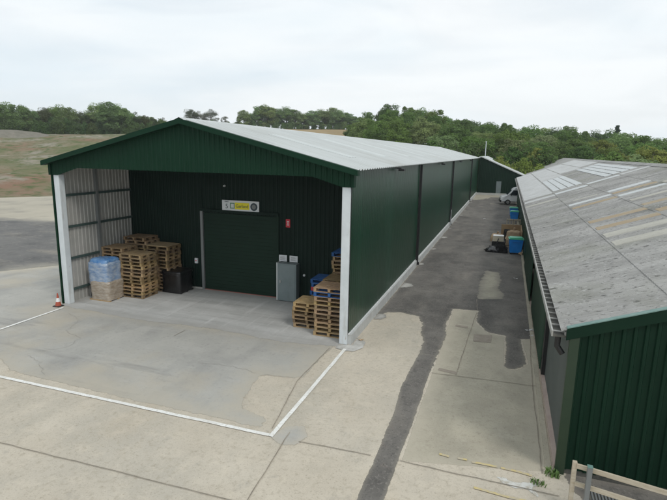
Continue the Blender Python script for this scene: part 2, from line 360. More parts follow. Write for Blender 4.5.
# ------------------------------------------------------------------ sky and sun
w = bpy.data.worlds.new('World'); scene.world = w; w.use_nodes = True
nt = w.node_tree; N = nt.nodes; L = nt.links; bg = N['Background']; bg.inputs['Strength'].default_value = .1
sky = N.new('ShaderNodeTexSky'); sky.sky_type = 'NISHITA'; sky.sun_disc = False
SUN_EL, SUN_AZ = 48, 125
sky.sun_elevation = R(SUN_EL); sky.sun_rotation = R(SUN_AZ); sky.air_density = 1; sky.dust_density = 2
tc = N.new('ShaderNodeTexCoord'); mp = N.new('ShaderNodeMapping'); mp.inputs['Scale'].default_value = (1, 1, 4.5)
L.new(tc.outputs['Generated'], mp.inputs['Vector'])
def wn(scale, det, dist=0.):
    n = N.new('ShaderNodeTexNoise'); n.inputs['Scale'].default_value = scale; n.inputs['Detail'].default_value = det; n.inputs['Distortion'].default_value = dist
    n.inputs['Roughness'].default_value = .5
    L.new(mp.outputs[0], n.inputs['Vector']); return n
n1 = wn(1.3, 5, .4); n2 = wn(2.6, 6, .6)
cr = N.new('ShaderNodeValToRGB'); cr.color_ramp.elements[0].position = .36; cr.color_ramp.elements[1].position = .62
cr.color_ramp.elements[0].color = (7.7, 8.6, 9.2, 1); cr.color_ramp.elements[1].color = (9.3, 9.65, 9.8, 1)
L.new(n1.outputs['Fac'], cr.inputs['Fac'])
cf = N.new('ShaderNodeMapRange'); cf.inputs['From Min'].default_value = .38; cf.inputs['From Max'].default_value = .55
cf.inputs['To Min'].default_value = .90; cf.inputs['To Max'].default_value = 1.
L.new(n2.outputs['Fac'], cf.inputs['Value'])
mx = N.new('ShaderNodeMix'); mx.data_type = 'RGBA'
L.new(cf.outputs['Result'], mx.inputs['Factor']); L.new(sky.outputs[0], mx.inputs['A']); L.new(cr.outputs['Color'], mx.inputs['B'])
L.new(mx.outputs['Result'], bg.inputs['Color'])
sun = bpy.data.lights.new('sun', 'SUN'); sun.energy = 1.1; sun.angle = R(16); sun.color = (1, .96, .9)
so = bpy.data.objects.new('sun', sun); COL.objects.link(so)
sd = Vector((math.sin(R(SUN_AZ))*math.cos(R(SUN_EL)), math.cos(R(SUN_AZ))*math.cos(R(SUN_EL)), math.sin(R(SUN_EL))))
so.rotation_euler = sd.to_track_quat('Z', 'Y').to_euler(); so.location = (30, -30, 40)
vs_ = scene.view_settings; vs_.view_transform = 'Standard'; vs_.look = 'None'; vs_.exposure = .1; vs_.gamma = 1; vs_.use_curve_mapping = False

# ------------------------------------------------------------------ terrain
def lerp_tab(tab, x):
    if x <= tab[0][0]: return tab[0][1:]
    for a, b in zip(tab, tab[1:]):
        if x <= b[0]:
            t = (x-a[0])/(b[0]-a[0]); t = t*t*(3-2*t); return tuple(p+(q-p)*t for p, q in zip(a[1:], b[1:]))
    return tab[-1][1:]
#        azimuth, foot distance, crest distance, crest height
TT = [(-110, 90, 210, 8), (-75, 78, 200, 10), (-52, 77, 200, 10.3), (-46, 78, 200, 10.9), (-39, 80, 205, 11.8), (-35, 95, 300, 18.5), (-18, 100, 300, 19.5),
      (-13, 100, 210, 12.5), (-6, 100, 210, 9), (2, 100, 210, 6), (12, 100, 220, 2.), (30, 110, 240, 1.), (60, 120, 260, 0), (100, 120, 260, 0)]
from mathutils import noise as mn
def hash2(x, y):
    v = Vector((x*.022, y*.022, 1.7)); return 2.2*mn.fractal(v, 1., 2.1, 5)+.55*abs(mn.noise(Vector((x*.11, y*.11, 4.))))*2 + .6*math.sin(x*.061+1.3)*math.cos(y*.053+.4)+.5*math.sin(x*.13+y*.09)+.3*math.sin(x*.31-y*.27)
def ground_z(x, y):
    dx, dy = x-CAM.x, y-CAM.y; r = math.hypot(dx, dy); az = math.degrees(math.atan2(dx, dy))
    r0, r1, zc = lerp_tab(TT, az)
    t = (r-r0)/(r1-r0)
    if t <= 0: return -.06
    if t < 1:
        base = zc*(t*.85+.15*t*t*(3-2*t))
        return -.06+base+min(1, t*6)*min(1, (1-t)*5)*hash2(x, y)*.9
    return -.06+zc-min(1, (t-1))*.5
def build_terrain():
    mb = MB(); naz = 220; rs = [0, 20, 40, 55, 65, 72]
    r = 76
    while r < 330: rs.append(r); r += 3.2
    while r < 800: rs.append(r); r *= 1.25
    fld = []
    for r in rs:
        for k in range(naz+1):
            az = -180+360*k/naz if False else (-130+260*k/naz)
            x = CAM.x+r*math.sin(R(az)); y = CAM.y+r*math.cos(R(az))
            mb.v.append((x, y, ground_z(x, y))); fld.append(1. if (r > 225 and -36 < az < -13) else 0.)
    for i in range(len(rs)-1):
        for k in range(naz):
            a = i*(naz+1)+k; mb.f.append((a, a+1, a+naz+2, a+naz+1)); mb.m.append(0)
    o = mb.build('ground', M['earth'], smooth=True); o['kind'] = 'structure'
    at = o.data.attributes.new('field', 'FLOAT', 'POINT'); at.data.foreach_set('value', fld)
build_terrain()
# mound of spoil on the rim of the bank is part of the terrain
mb = MB(); cx_, cy_ = CAM.x+195*math.sin(R(-51.5)), CAM.y+195*math.cos(R(-51.5))
for i in range(9):
    for k in range(24):
        a = 2*math.pi*k/24; rr_ = 13*i/8*(1+.15*math.sin(3*a+i)); qx, qy = cx_+rr_*math.cos(a), cy_+rr_*math.sin(a); mb.v.append((qx, qy, ground_z(qx, qy)-.25+1.9*math.cos(min(1, i/8)*math.pi/2)**1.3))
for i in range(8):
    for k in range(24): mb.f.append((i*24+k, i*24+(k+1) % 24, (i+1)*24+(k+1) % 24, (i+1)*24+k)); mb.m.append(0)
mb.build('spoil_mound', mat('spoil', (.20, .185, .15), .95, col2=(.15, .14, .11), nscale=.6), smooth=True)['kind'] = 'structure'

# ------------------------------------------------------------------ yard surfaces
worn('dirt_yard', [(-95, -40), (-13.2, -40), (-13.2, 62), (-44, 58), (-50, 40), (-60, 34), (-95, 25)], -.02, M['sand'], 1.5, 5, .8, .25)
worn('old_asphalt', [(-60, -30), (-26, -30), (-22, -4), (-20.3, 3), (-18.7, 5.2), (-15, 9.5), (-13.3, 12), (-13.3, 34), (-24, 24), (-33, 18.2), (-40, 18), (-60, 19)], -.014, M['asphalt_old'], .8, 2.2, .3, .5, (.32, .30, .25), 1.6)
flat('concrete_yard', [(-26, -30), (30, -30), (30, 76), (-13.25, 76), (-13.25, 12.2), (-15, 9.4), (-18.7, 5.1), (-20.3, 2.9), (-22, -4)], 0, M['concrete'])
worn('grey_concrete_apron', [(-24.9, -18), (-21.9, -4), (-20.2, 2.8), (-18.6, 5.0), (-13.4, 11.8), (-12.7, 11.8), (-12.7, -.1), (-.45, -.1), (-.5, -3.0), (-1.75, -3.15), (-1.5, -4.6), (-1.3, -5.1), (-.5, -5.35), (-.35, -5.78), (-6.06, -5.74), (-8.8, -5.6), (-9.8, -5.1), (-12, -5.6), (-14, -7.5), (-17, -9), (-20, -14)],
     .004, M['concrete_grey'], .22, .45, .10, 1.5, (.43, .395, .325), .9)
worn('bay_floor', [(-12.6, 4.2), (-12.6, -.25), (-9, -.55), (-5, -.35), (-2.2, -.6), (-.3, -.3), (-.3, 4.2)], .008, M['concrete_clean'], .2, .5, .22, 1.5, (.36, .352, .33), .7)
worn('pale_concrete_patch', [(.02, -5.95), (.2, -5.5), (.57, -5.34), (.82, -5.75), (.66, -6.2), (.3, -6.25), (.05, -6.1), (-.35, -5.75)], .0065, M['concrete_grey'], .07, .2, .04, 4, (.44, .40, .33), .3)
worn('asphalt_alley', [(.12, 3.3), (.5, 4.1), (.95, 4.25), (1.75, 4.05), (2.1, 3.0), (2.15, 2.2), (2.42, 1.2), (2.45, -.5), (2.42, -1.2), (2.98, -1.2), (3.0, -.4), (3.05, 1.1), (3.08, 2.2), (2.93, 3.3), (2.98, 5.6), (4.04, 5.75), (4.05, 4.2), (4.5, 3.15), (5.15, 3.0), (5.17, 1.4), (5.12, .2), (5.3, -.05), (5.5, .05), (5.78, .6), (5.7, 1.8), (5.65, 2.8), (6.12, 3.0),
     (6.12, 66), (7, 70), (2.6, 69), (2.2, 64), (.1, 62), (.1, 30)], .0045, M['asphalt'], .10, .42, .05, 3.6, (.25, .232, .195), .14)
worn('asphalt_strip', [(2.44, .2), (2.38, -1.2), (2.36, -2.4), (2.47, -4.), (2.5, -5.7), (2.5, -12), (3.0, -12), (2.99, -5.7), (3.01, -4.2), (2.98, -1.7), (2.98, .2)], .0052, M['asphalt'], .08, .16, .05, 2.6, (.26, .24, .20), .09)
worn('old_concrete_patch', [(3.99, 13.8), (4.74, 13.4), (4.86, 11.4), (4.73, 9.9), (5.05, 9.0), (4.98, 8.0), (3.9, 7.5), (3.8, 10.2)], .0085, M['concrete_alley'], .10, .7, .08, 2.5, (.20, .185, .16), .35)
worn('alley_concrete', [(3.02, 5.5), (4.0, 5.65), (4.0, 4.1), (4.5, 3.05), (5.1, 2.9), (5.1, .2), (5.3, -.1), (5.55, .0), (5.85, .6), (5.78, 1.8), (5.72, 2.75), (6.0, 2.9), (6.0, -5.2), (3.06, -5.9), (3.06, -1.7)], .002, M['concrete_alley'], .15, .12, .05, 2.5, (.44, .40, .32), .5)
worn('manhole_cover', [(4.03, 2.72), (4.67, 2.85), (4.66, 2.05), (4.05, 1.95)], .011, M['manhole'], .06, .06, .025, 6)
worn('small_patch', [(3.3, 3.55), (3.75, 3.5), (3.75, 3.3), (3.3, 3.35)], .011, M['manhole'], .04, .1, .04, 6)
worn('small_patch', [(3.2, -.75), (3.75, -.85), (3.75, -1.05), (3.2, -.95)], .0075, M['manhole'], .04, .1, .04, 6)
worn('paint_spill', [(5.05, -5.75), (5.2, -5.72), (5.35, -5.82), (5.6, -5.72), (5.86, -5.68), (5.7, -5.85), (5.85, -6.15), (5.6, -5.95), (5.4, -6.0), (5.15, -5.93)], .008, M['paint_spill'], .04, .2, .05, 7)
worn('ochre_stain', [(2.8, 55), (5.8, 55.5), (5.8, 55.9), (2.8, 55.6)], .009, M['concrete_alley'], .2, .6, .2, 2)
worn('far_concrete_strip', [(.2, 60), (1.6, 62), (2.6, 66.5), (7, 67.5), (7, 70.8), (.2, 70.8)], .01, M['concrete_alley'], .25, .8, .2, 1)
worn('dark_ground_strip', [(6.35, -5.1), (11, -5.1), (11, -6.5), (6.9, -6.25), (6.5, -5.75)], .003, M['asphalt'], .12, .3, .05, 3, (.22, .20, .17), .2)  # flat asphalt-coloured strip, darker ground from gable wall to grate
mb = MB()
for pts in ([(-20, -8.25), (-5.5, -8.43), (.24, -8.28), (2.49, -8.2)], [(.35, -5.75), (.46, -7), (.56, -8.2), (.7, -14)], [(.7, -6.02), (2.4, -5.95)], [(3.03, -5.92), (4, -5.95), (6.2, -5.95)],
            [(3.03, -1.22), (4.3, -1.12), (6.0, -1.0)], [(3.98, 5.5), (3.86, 2.6), (3.75, -1.1)], [(3.85, 7.5), (3.98, 5.7)], [(-.1, -5.75), (-.55, -3.2), (-.5, -.5)], [(-6, -8.4), (-6.3, -20)],
            [(-12.3, -9.2), (-12.1, -20)], [(-6, -.9), (-6.02, -1.5)], [(5.93, -5.3), (5.9, -1), (5.98, 3)]): strip(pts, .020, .0205, mb, .010)
mb.build('concrete_joints', M['joint'])['kind'] = 'structure'
rr_c = random.Random(5)
mb = MB()
for pts in ([(-9.2, -4.3), (-8.6, -3.6), (-8.9, -2.9), (-9.9, -2.5), (-10.4, -1.4), (-11.6, -.9)], [(-7.6, -5.5), (-8.4, -4.9), (-9.3, -4.6)], [(-1.7, -3.2), (-.55, -3.05)], [(-20, -1), (-17, -2.2), (-14.5, -1.9), (-12.4, -3.3)],
            [(-7.6, 3.9), (-7.5, 1.5), (-7.6, -.4)], [(-3.9, -3.1), (-2.6, -3.0), (-1.8, -3.2)]):
    dense = []
    for a, b in zip(pts, pts[1:]):
        for k in range(8): dense.append((a[0]+(b[0]-a[0])*k/8+rr_c.uniform(-.05, .05), a[1]+(b[1]-a[1])*k/8+rr_c.uniform(-.05, .05)))
    strip(dense, .008, .0215, mb, .01)
mb.build('concrete_cracks', mat('crack', (.26, .245, .22), .95, col2=(.35, .335, .30), nscale=3))['kind'] = 'structure'
mb = MB(); strip([(.02, -.4), (.01, -6.07)], .11, .018, mb, .006); strip([(-.05, -6.02), (-24, -6.08)], .11, .018, mb, .006); strip([(-12.2, -.5), (-12.15, -5.96)], .11, .018, mb, .006)
mb.build('white_bay_lines', M['white_paint'])['kind'] = 'structure'
mb = MB()
for a, b in (((4.5, -5.40), (5.03, -5.41)), ((5.1, -5.42), (5.72, -5.46)), ((4.2, -5.38), (4.4, -5.39)), ((3.8, -5.38), (4.02, -5.4)), ((4.6, -6.28), (5.6, -6.34))): strip([a, b], .07, .018, mb, .02)
mb.build('faded_yellow_lines', M['yellow_paint'])['kind'] = 'structure'
y = 3.35; k = 0
while y < 66:
    s = rnd.uniform(.6, 1.15)
    worn('cement_footing', [(.14, y-.45*s), (.45*s, y-.35*s), (.66*s, y+.05), (.5*s, y+.4*s), (.14, y+.42*s)], .016, M['cement'], .08, .35, .04, 3.1, (.22, .21, .19), .18); y += 5.25; k += 1
worn('cement_footing', [(.04, -.55), (.35, -.5), (.55, -.1), (.5, .45), (.14, .75), (.14, .0), (-.35, -.1), (-.3, -.45)], .0155, M['cement'], .06, .2, .04, 4)

# ------------------------------------------------------------------ main warehouse
W, H, HR, HF, LL, D = 12.62, 6.0, 7.55, 5.42, 72.0, 4.2
def roofz(x): return H+(HR-H)*(1-abs(x+W/2)/(W/2))
wh = thing('warehouse', 'long dark green corrugated warehouse with a pale roof and open loading bay', 'warehouse', (-W/2, 0, 0))
def part(mb, name, m, p=None, **k): return mb.build(name, m, p or wh, **k)
part(ribbed(lambda s: (0, s, .42), lambda s: (0, s, H), LL, (1, 0, 0), .25, .006, [(0, 0), (.60, 0), (.70, 1), (.90, 1)]), 'side_wall', M['green_wall'])
part(MB().box(-.02, .028, .0, LL, .38, .415), 'drip_flashing', M['white'])
part(MB().box(-.2, .10, .04, LL, -.02, .375), 'plinth', M['plinth'], bevel=.01)
part(ribbed(lambda s: (-W, s, .0), lambda s: (-W, s, H), LL, (-1, 0, 0), .25, .03), 'side_wall', M['green_wall'])
part(ribbed(lambda s: (-W+.06, s, .0), lambda s: (-W+.06, s, H), D-.01, (1, 0, 0), .2, .03), 'bay_side_lining', M['liner'])
part(ribbed(lambda s: (-.06, s, .0), lambda s: (-.06, s, H-.05), D-.01, (-1, 0, 0), .2, .03), 'bay_side_lining', M['liner'])
part(MB().box(-W+.05, -.05, LL-.05, LL, 0, H), 'end_wall', M['green_wall'])
for z in (.55, 1.9, 3.25, 4.57):
    part(MB().box(-W+.10, -W+.17, .3, D-.02, z-.05, z+.05), 'sheeting_rail', M['steel_green'])
    part(MB().box(-.17, -.10, .3, D-.02, z-.05, z+.05), 'sheeting_rail', M['steel_green'])
part(MB().box(-W+.10, -W+.22, 1.95, 2.07, .02, H-.1), 'mid_post', M['steel_grey'])
# gable panel with cut corners, ribs running up to the roof line
def gbot(x):
    e = min(x+W, -x)
    return HF+(5.73-HF)*min(1, max(0, (e-.3)/1.05))
part(ribbed(lambda s: (-W-.02+s, -.06, gbot(-W+s)), lambda s: (-W-.02+s, -.06, roofz(-W+s)-.02), W+.04, (0, -1, 0), .2, .022), 'gable_panel', M['green'])
mb = MB()
for sgn, xe in ((1, .27), (-1, -W-.27)):
    ze = H-.066; xr = -W/2
    for (a, b) in (((xe, ze), (xr, HR)),):
        vs = []
        for yy in (-.34, -.10):
            vs += [(a[0], yy, a[1]-.13), (b[0], yy, b[1]-.13), (b[0], yy, b[1]+.05), (a[0], yy, a[1]+.05)]
        mb.add(vs, [(0, 1, 2, 3), (7, 6, 5, 4), (0, 4, 5, 1), (3, 2, 6, 7), (0, 3, 7, 4), (1, 5, 6, 2)])
part(mb, 'barge_flashing', M['green'])
part(MB().box(-W-.14, -W-.035, -.12, .1, HF, H-.02), 'corner_flashing', M['green']); part(MB().box(.035, .1, -.12, .1, HF, H-.05), 'corner_flashing', M['green'])
# roof, two slopes
sl = (HR-H)/(W/2); nl = Vector((sl, 0, 1)).normalized()
def slope(side, y0, length, x_lo, x_hi, lift, name, m, pitch=.333, depth=.04):
    def pt(x, y):
        z = roofz(x)+lift if abs(x+W/2) <= W/2 else H-(abs(x+W/2)-W/2)*sl+lift
        return (x, y, z)
    n = (side*sl, 0, 1)
    return part(ribbed(lambda s: pt(x_lo, s), lambda s: pt(x_hi, s), length, n, pitch, depth, s0=y0), name, m)
slope(1, -.32, LL+.5, .25, -W/2, .03, 'roof_slope', M['roof_new'])
slope(-1, -.32, LL+.5, -W-.25, -W/2, .03, 'roof_slope', M['roof_new'])
for y0 in (3.2, 9, 15, 21, 27, 33, 39.2, 45, 51, 57):
    slope(1, y0, .98, -1.1, -4.6, .045, 'rooflight', M['rooflight_new'])
mb = MB(); mb.add([(-W/2-.25, -.33, HR-.02), (-W/2, -.33, HR+.09), (-W/2+.25, -.33, HR-.02), (-W/2-.25, LL+.2, HR-.02), (-W/2, LL+.2, HR+.09), (-W/2+.25, LL+.2, HR-.02)], [(0, 1, 4, 3), (1, 2, 5, 4)])
part(mb, 'ridge_cap', M['roof_new'])
# posts
part(MB().box(-W-.10, -W-.035, -.06, .1, 0, HF-.002), 'corner_trim', M['green'])
for x0, x1 in ((-W+.0, -W+.27), (-.33, -.035)):
    part(MB().box(x0, x1, -.03, .26, 0, HF+.02), 'portal_post', M['steel_white'], bevel=.03)
# haunch and rafter behind the gable
mb = MB()
mb.bar((-W+.2, .14, H-.15), (-W/2, .14, HR-.25), .16, .25); part(mb, 'rafter', M['steel_green']); part(MB().bar((-.2, .14, H-.15), (-W/2, .14, HR-.25), .16, .25), 'rafter', M['steel_green'])
# back wall of the bay with door opening
DX0, DX1, DZ = -8.48, -4.64, 3.7
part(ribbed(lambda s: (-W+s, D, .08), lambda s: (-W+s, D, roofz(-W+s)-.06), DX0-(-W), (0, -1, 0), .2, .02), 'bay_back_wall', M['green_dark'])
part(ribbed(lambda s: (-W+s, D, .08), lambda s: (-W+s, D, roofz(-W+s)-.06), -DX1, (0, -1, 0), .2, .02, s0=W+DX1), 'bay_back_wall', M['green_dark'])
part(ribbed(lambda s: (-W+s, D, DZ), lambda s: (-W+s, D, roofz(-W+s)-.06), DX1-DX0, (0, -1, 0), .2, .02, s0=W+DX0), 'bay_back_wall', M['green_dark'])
part(MB().box(-W+.1, DX0-.05, D-.05, D+.03, 0, .078), 'wall_kerb', M['cement'])
part(MB().box(DX1+.05, -.1, D-.05, D+.03, 0, .078), 'wall_kerb', M['cement'])
door = thing('roller_door', None, None); door.parent = wh
del_off = wh.location
mb = MB(); n = 22; z = .03
for i in range(n):
    h = (DZ-.05)/n; mb.box(DX0+.04, DX1-.04, D+.02+.0, D+.05, z, z+h*.86); mb.box(DX0+.04, DX1-.04, D+.032, D+.05, z+h*.86, z+h); z += h
door.location = (0, 0, 0)
mb.build('door_curtain', M['green_door'], door)
MB().box(DX0-.10, DX0+.03, D-.06, D+.08, 0, DZ+.05).build('door_jamb', M['steel_grey'], door)
MB().box(DX1-.03, DX1+.06, D-.06, D+.08, 0, DZ+.05).build('door_jamb', M['green_door'], door)
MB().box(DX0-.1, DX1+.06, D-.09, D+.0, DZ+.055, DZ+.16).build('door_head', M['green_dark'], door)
MB().box(DX0+.04, DX1-.04, D-.03, D+.015, .008, .035).build('door_threshold', mat('threshold', (.30, .12, .10), .7), door)
# downpipes
for yy in (13.2, 31., 55.3):
    mb = MB().box(.03, .16, yy-.08, yy+.08, .25, H-.08); mb.box(.03, .22, yy-.1, yy+.1, .12, .26)
    part(mb, 'downpipe', M['black'])
part(MB().box(.17, .20, 30.4, 30.5, .2, 1.6), 'conduit', M['steel_white'])
for yy in (6.7, 21.9, 36., 50.):
    t = thing('floodlight', 'small black floodlight under the warehouse eaves, '+{6.7: 'nearest to the open bay', 21.9: 'second from the open bay', 36.: 'third from the open bay', 50.: 'farthest from the open bay'}[yy], 'floodlight', (.02, yy, H-.12), 'floodlights along the warehouse eaves')
    MB().box(.02, .24, yy-.03, yy+.03, H-.14, H-.10).build('bracket', M['black'], t)
    MB().box(.14, .40, yy-.16, yy+.16, H-.24, H-.15).build('lamp_head', M['black'], t, bevel=.015)

# ------------------------------------------------------------------ signs on the bay wall
def text(s, size, x, z, y, m, parent, name='lettering', ext=.004, sx=1.):
    cu = bpy.data.curves.new('t', 'FONT'); cu.body = s; cu.size = size; cu.extrude = ext; cu.align_x = 'CENTER'; cu.align_y = 'CENTER'
    to = bpy.data.objects.new('t', cu); COL.objects.link(to); bpy.context.view_layer.update()
    me = bpy.data.meshes.new_from_object(to.evaluated_get(bpy.context.evaluated_depsgraph_get()))
    bpy.data.objects.remove(to); me.materials.clear(); me.materials.append(m)
    o = bpy.data.objects.new(name, me); COL.objects.link(o)
    off = parent.location
    mt = Matrix.Translation(Vector((x, y, z))-off) @ Matrix.Rotation(R(90), 4, 'X') @ Matrix.Diagonal((sx, 1, 1, 1))
    me.transform(mt); o.parent = parent; return o
sg = thing('unit_sign', 'long white sign reading 5 Garland with a yellow panel above the roller door', 'sign', (-6.45, D-.04, 3.82))
MB().box(-7.38, -5.52, D-.075, D-.04, 3.83, 4.32).build('board', M['sign_white'], sg)
text('5', .30, -7.14, 4.04, D-.08, M['sign_dark'], sg)
text('UNIT', .09, -7.14, 4.25, D-.08, M['sign_dark'], sg)
mb = MB().box(-6.72, -6.0, D-.083, D-.0755, 3.93, 4.23); mb.build('yellow_panel', M['sign_yellow'], sg)
mb = MB(); mb.box(-6.97, -6.74, D-.083, D-.0755, 3.95, 3.99); mb.box(-6.97, -6.74, D-.083, D-.0755, 4.17, 4.21); mb.box(-6.97, -6.93, D-.083, D-.0755, 3.99, 4.17); mb.box(-6.78, -6.74, D-.083, D-.0755, 3.99, 4.17)
mb.build('square_emblem', M['sign_green'], sg)
text('Garland', .20, -6.36, 4.07, D-.088, M['sign_dark'], sg)
mb = MB(); mb.tube([(-5.77, D-.076, 4.075), (-5.77, D-.084, 4.075)], .175, 24); mb.build('round_badge', M['sign_dark'], sg)
mb = MB(); mb.tube([(-5.77, D-.0845, 4.075), (-5.77, D-.088, 4.075)], .10, 20); mb.tube([(-5.77, D-.0885, 4.075), (-5.77, D-.091, 4.075)], .06, 3); mb.build('badge_ring', M['steel_grey'], sg)
for x, lab in ((-4.37, 'small white notice on the green wall, left one above the grey cabinet'), (-3.86, 'small white notice on the green wall, right one above the grey cabinet')):
    n_ = thing('notice', lab, 'notice', (x, D-.04, 1.75), 'white notices above the grey cabinet')
    MB().box(x-.19, x+.19, D-.06, D-.04, 1.74, 2.02).build('board', M['sign_white'], n_)
    mb = MB()
    for q in range(4): mb.box(x-.13, x+.13-.05*(q % 2), D-.063, D-.0605, 1.80+q*.045, 1.815+q*.045)
    mb.build('printed_lines', M['steel_grey'], n_)
n_ = thing('fire_sign', 'small red upright sign on the green wall right of the roller door', 'sign', (-4.13, D-.04, 3.3))
MB().box(-4.23, -4.03, D-.06, D-.04, 3.27, 3.63).build('board', M['sign_red'], n_)
mb = MB(); mb.box(-4.18, -4.08, D-.064, D-.0605, 3.50, 3.54); mb.box(-4.18, -4.08, D-.064, D-.0605, 3.36, 3.40); mb.box(-4.15, -4.11, D-.064, D-.0605, 3.43, 3.48); mb.build('pictogram', M['sign_white'], n_)
n_ = thing('control_box', 'small pale control box on the green wall left of the roller door', 'switch box', (-8.85, D-.04, 1.25))
MB().box(-8.93, -8.77, D-.10, D-.03, 1.25, 1.50).build('casing', M['sign_white'], n_, bevel=.01); MB().tube([(-8.85, D-.10, 1.38), (-8.85, D-.115, 1.38)], .03, 10).build('button', M['sign_red'], n_)
n_ = thing('bulkhead_lamp', 'tiny round lamp high on the green bay wall above the sign', 'lamp', (-7.25, D-.05, 4.95))
MB().tube([(-7.25, D-.035, 4.95), (-7.25, D-.12, 4.95)], [.05, .035], 12).build('lamp_glass', M['lamp_glass'], n_)
# grey cabinet
cb = thing('grey_cabinet', 'tall grey metal cabinet standing against the wall beside the roller door', 'cabinet', (-4, D-.3, 0))
MB().box(-4.46, -3.58, D-.42, D-.04, .04, 1.72).build('body', M['cabinet'], cb, bevel=.008)
MB().box(-4.52, -4.463, D-.43, D-.05, .04, 1.74).build('side_panel', M['cabinet_side'], cb)
MB().box(-4.41, -3.63, D-.436, D-.422, .09, 1.67).build('cabinet_door', M['cabinet'], cb)
MB().box(-4.34, -4.30, D-.47, D-.44, .85, .98).build('handle', M['chrome'], cb)
n_ = thing('wall_knob', 'small round fitting on the wall right of the grey cabinet', 'socket', (-3.35, D-.05, 1.15))
MB().tube([(-3.35, D-.035, 1.2), (-3.35, D-.09, 1.2)], .05, 12).build('socket_cover', M['sign_white'], n_)

# ------------------------------------------------------------------ pallets
PH = .163
def pallet_mesh(seed, m=None, solid=False):
    rr = random.Random(seed); mb = MB(); w, d = 1.18, 1.0
    n = 7 if not solid else 11
    for i in range(n):
        bw = .10 if not solid else .092; y0 = -d/2+i*(d-bw)/(n-1)
        mb.box(-w/2, w/2, y0, y0+bw, PH-.023, PH-.002)
    for x in (-w/2, -.06, w/2-.10):
        mb.box(x, x+.10, -d/2+.001, d/2-.001, PH-.045, PH-.0235)
        for y in (-d/2+.002, -.07, d/2-.142): mb.box(x+.002, x+.098, y, y+.14, .0225, PH-.0455)
        mb.box(x, x+.10, -d/2, d/2, .002, .022)
    for y in (-d/2, d/2-.10): mb.box(-w/2+.101, w/2-.101, y, y+.10, .0015, .0215)
    o = mb.build('pallet', m or M['wood'])
    return o
protos = [pallet_mesh(i) for i in range(1)]
proto_b = pallet_mesh(3, M['pallet_blue']); proto_r = pallet_mesh(4, M['pallet_red'])
used = set()
ORD = ['topmost', 'second from the top', 'third from the top', 'fourth from the top', 'fifth from the top', 'sixth from the top', 'seventh from the top', 'eighth from the top', 'ninth from the top', 'tenth from the top',
       'eleventh from the top', 'twelfth from the top', 'thirteenth from the top', 'fourteenth from the top', 'fifteenth from the top', 'sixteenth from the top', 'seventeenth from the top', 'eighteenth from the top']
def place(proto, x, y, z, rz, label, group, tint=None):
    if proto.name not in used: used.add(proto.name); o = proto
    else: o = proto.copy(); COL.objects.link(o)
    o.location = (x, y, z); o.rotation_euler = (0, 0, rz)
    tag(o, label, 'pallet', group)
    if tint: o.color = (*tint, 1)
    return o
def stack(x, y, n, rz, desc, group, seed, colours=None, tint=1.):
    rr = random.Random(seed)
    for i in range(n):
        t = rr.uniform(.50, 1.12)*tint; c = (t, t*rr.uniform(.95, 1.02), t*rr.uniform(.85, 1.12))
        p = protos[0]; kind = 'wooden pallet'
        if colours and colours[i] == 'b': p, kind = proto_b, 'blue pallet'
        if colours and colours[i] == 'r': p, kind = proto_r, 'red pallet'
        place(p, x+rr.uniform(-.035, .035), y+rr.uniform(-.035, .035), .012+i*PH, rz+R(rr.uniform(-1.8, 1.8)), f'{kind}, {ORD[n-1-i]} in the {desc}', group, c)
stack(-10.58, 2.22, 12, 0, 'stack right of the blue load', 'wooden pallets stacked in the left corner of the bay', 1)
stack(-11.82, 2.5, 13, 0, 'stack behind the blue load', 'wooden pallets stacked in the left corner of the bay', 2)
stack(-11.5, 3.62, 15, 0, 'tallest stack at the left', 'wooden pallets stacked in the left corner of the bay', 3, tint=.9)
stack(-10.24, 3.55, 13, 0, 'stack behind the black wrapped load', 'wooden pallets stacked in the left corner of the bay', 4, tint=.9)
pb = tag(MB().box(-10.85, -9.68, 3.05, 4.02, .018+13*PH, .045+13*PH).build('plywood_sheet', M['plywood']), 'plain plywood sheet lying on the pallets behind the black wrapped load', 'board')
stack(-1.93, 1.45, 6, 0, 'low stack left of the right post', 'wooden pallets stacked by the white post', 5, tint=1.05)
stack(-.86, .95, 11, 0, 'front stack touching the right post', 'wooden pallets stacked by the white post', 6, colours='wwwwwwwwwbw', tint=1.05)
stack(-1.85, 3.15, 9, R(0), 'blue topped stack by the cabinet', 'pallets topped with blue and red ones', 7, colours='wwwwwbrbb')
stack(-.95, 2.15, 11, 0, 'dull brown stack near the right post', 'wooden pallets stacked by the white post', 8, tint=.75)
stack(-1.02, 3.3, 16, 0, 'tallest stack at the right', 'wooden pallets stacked by the white post', 9, colours='wwwwwwwwwwwwwwwb', tint=.9)

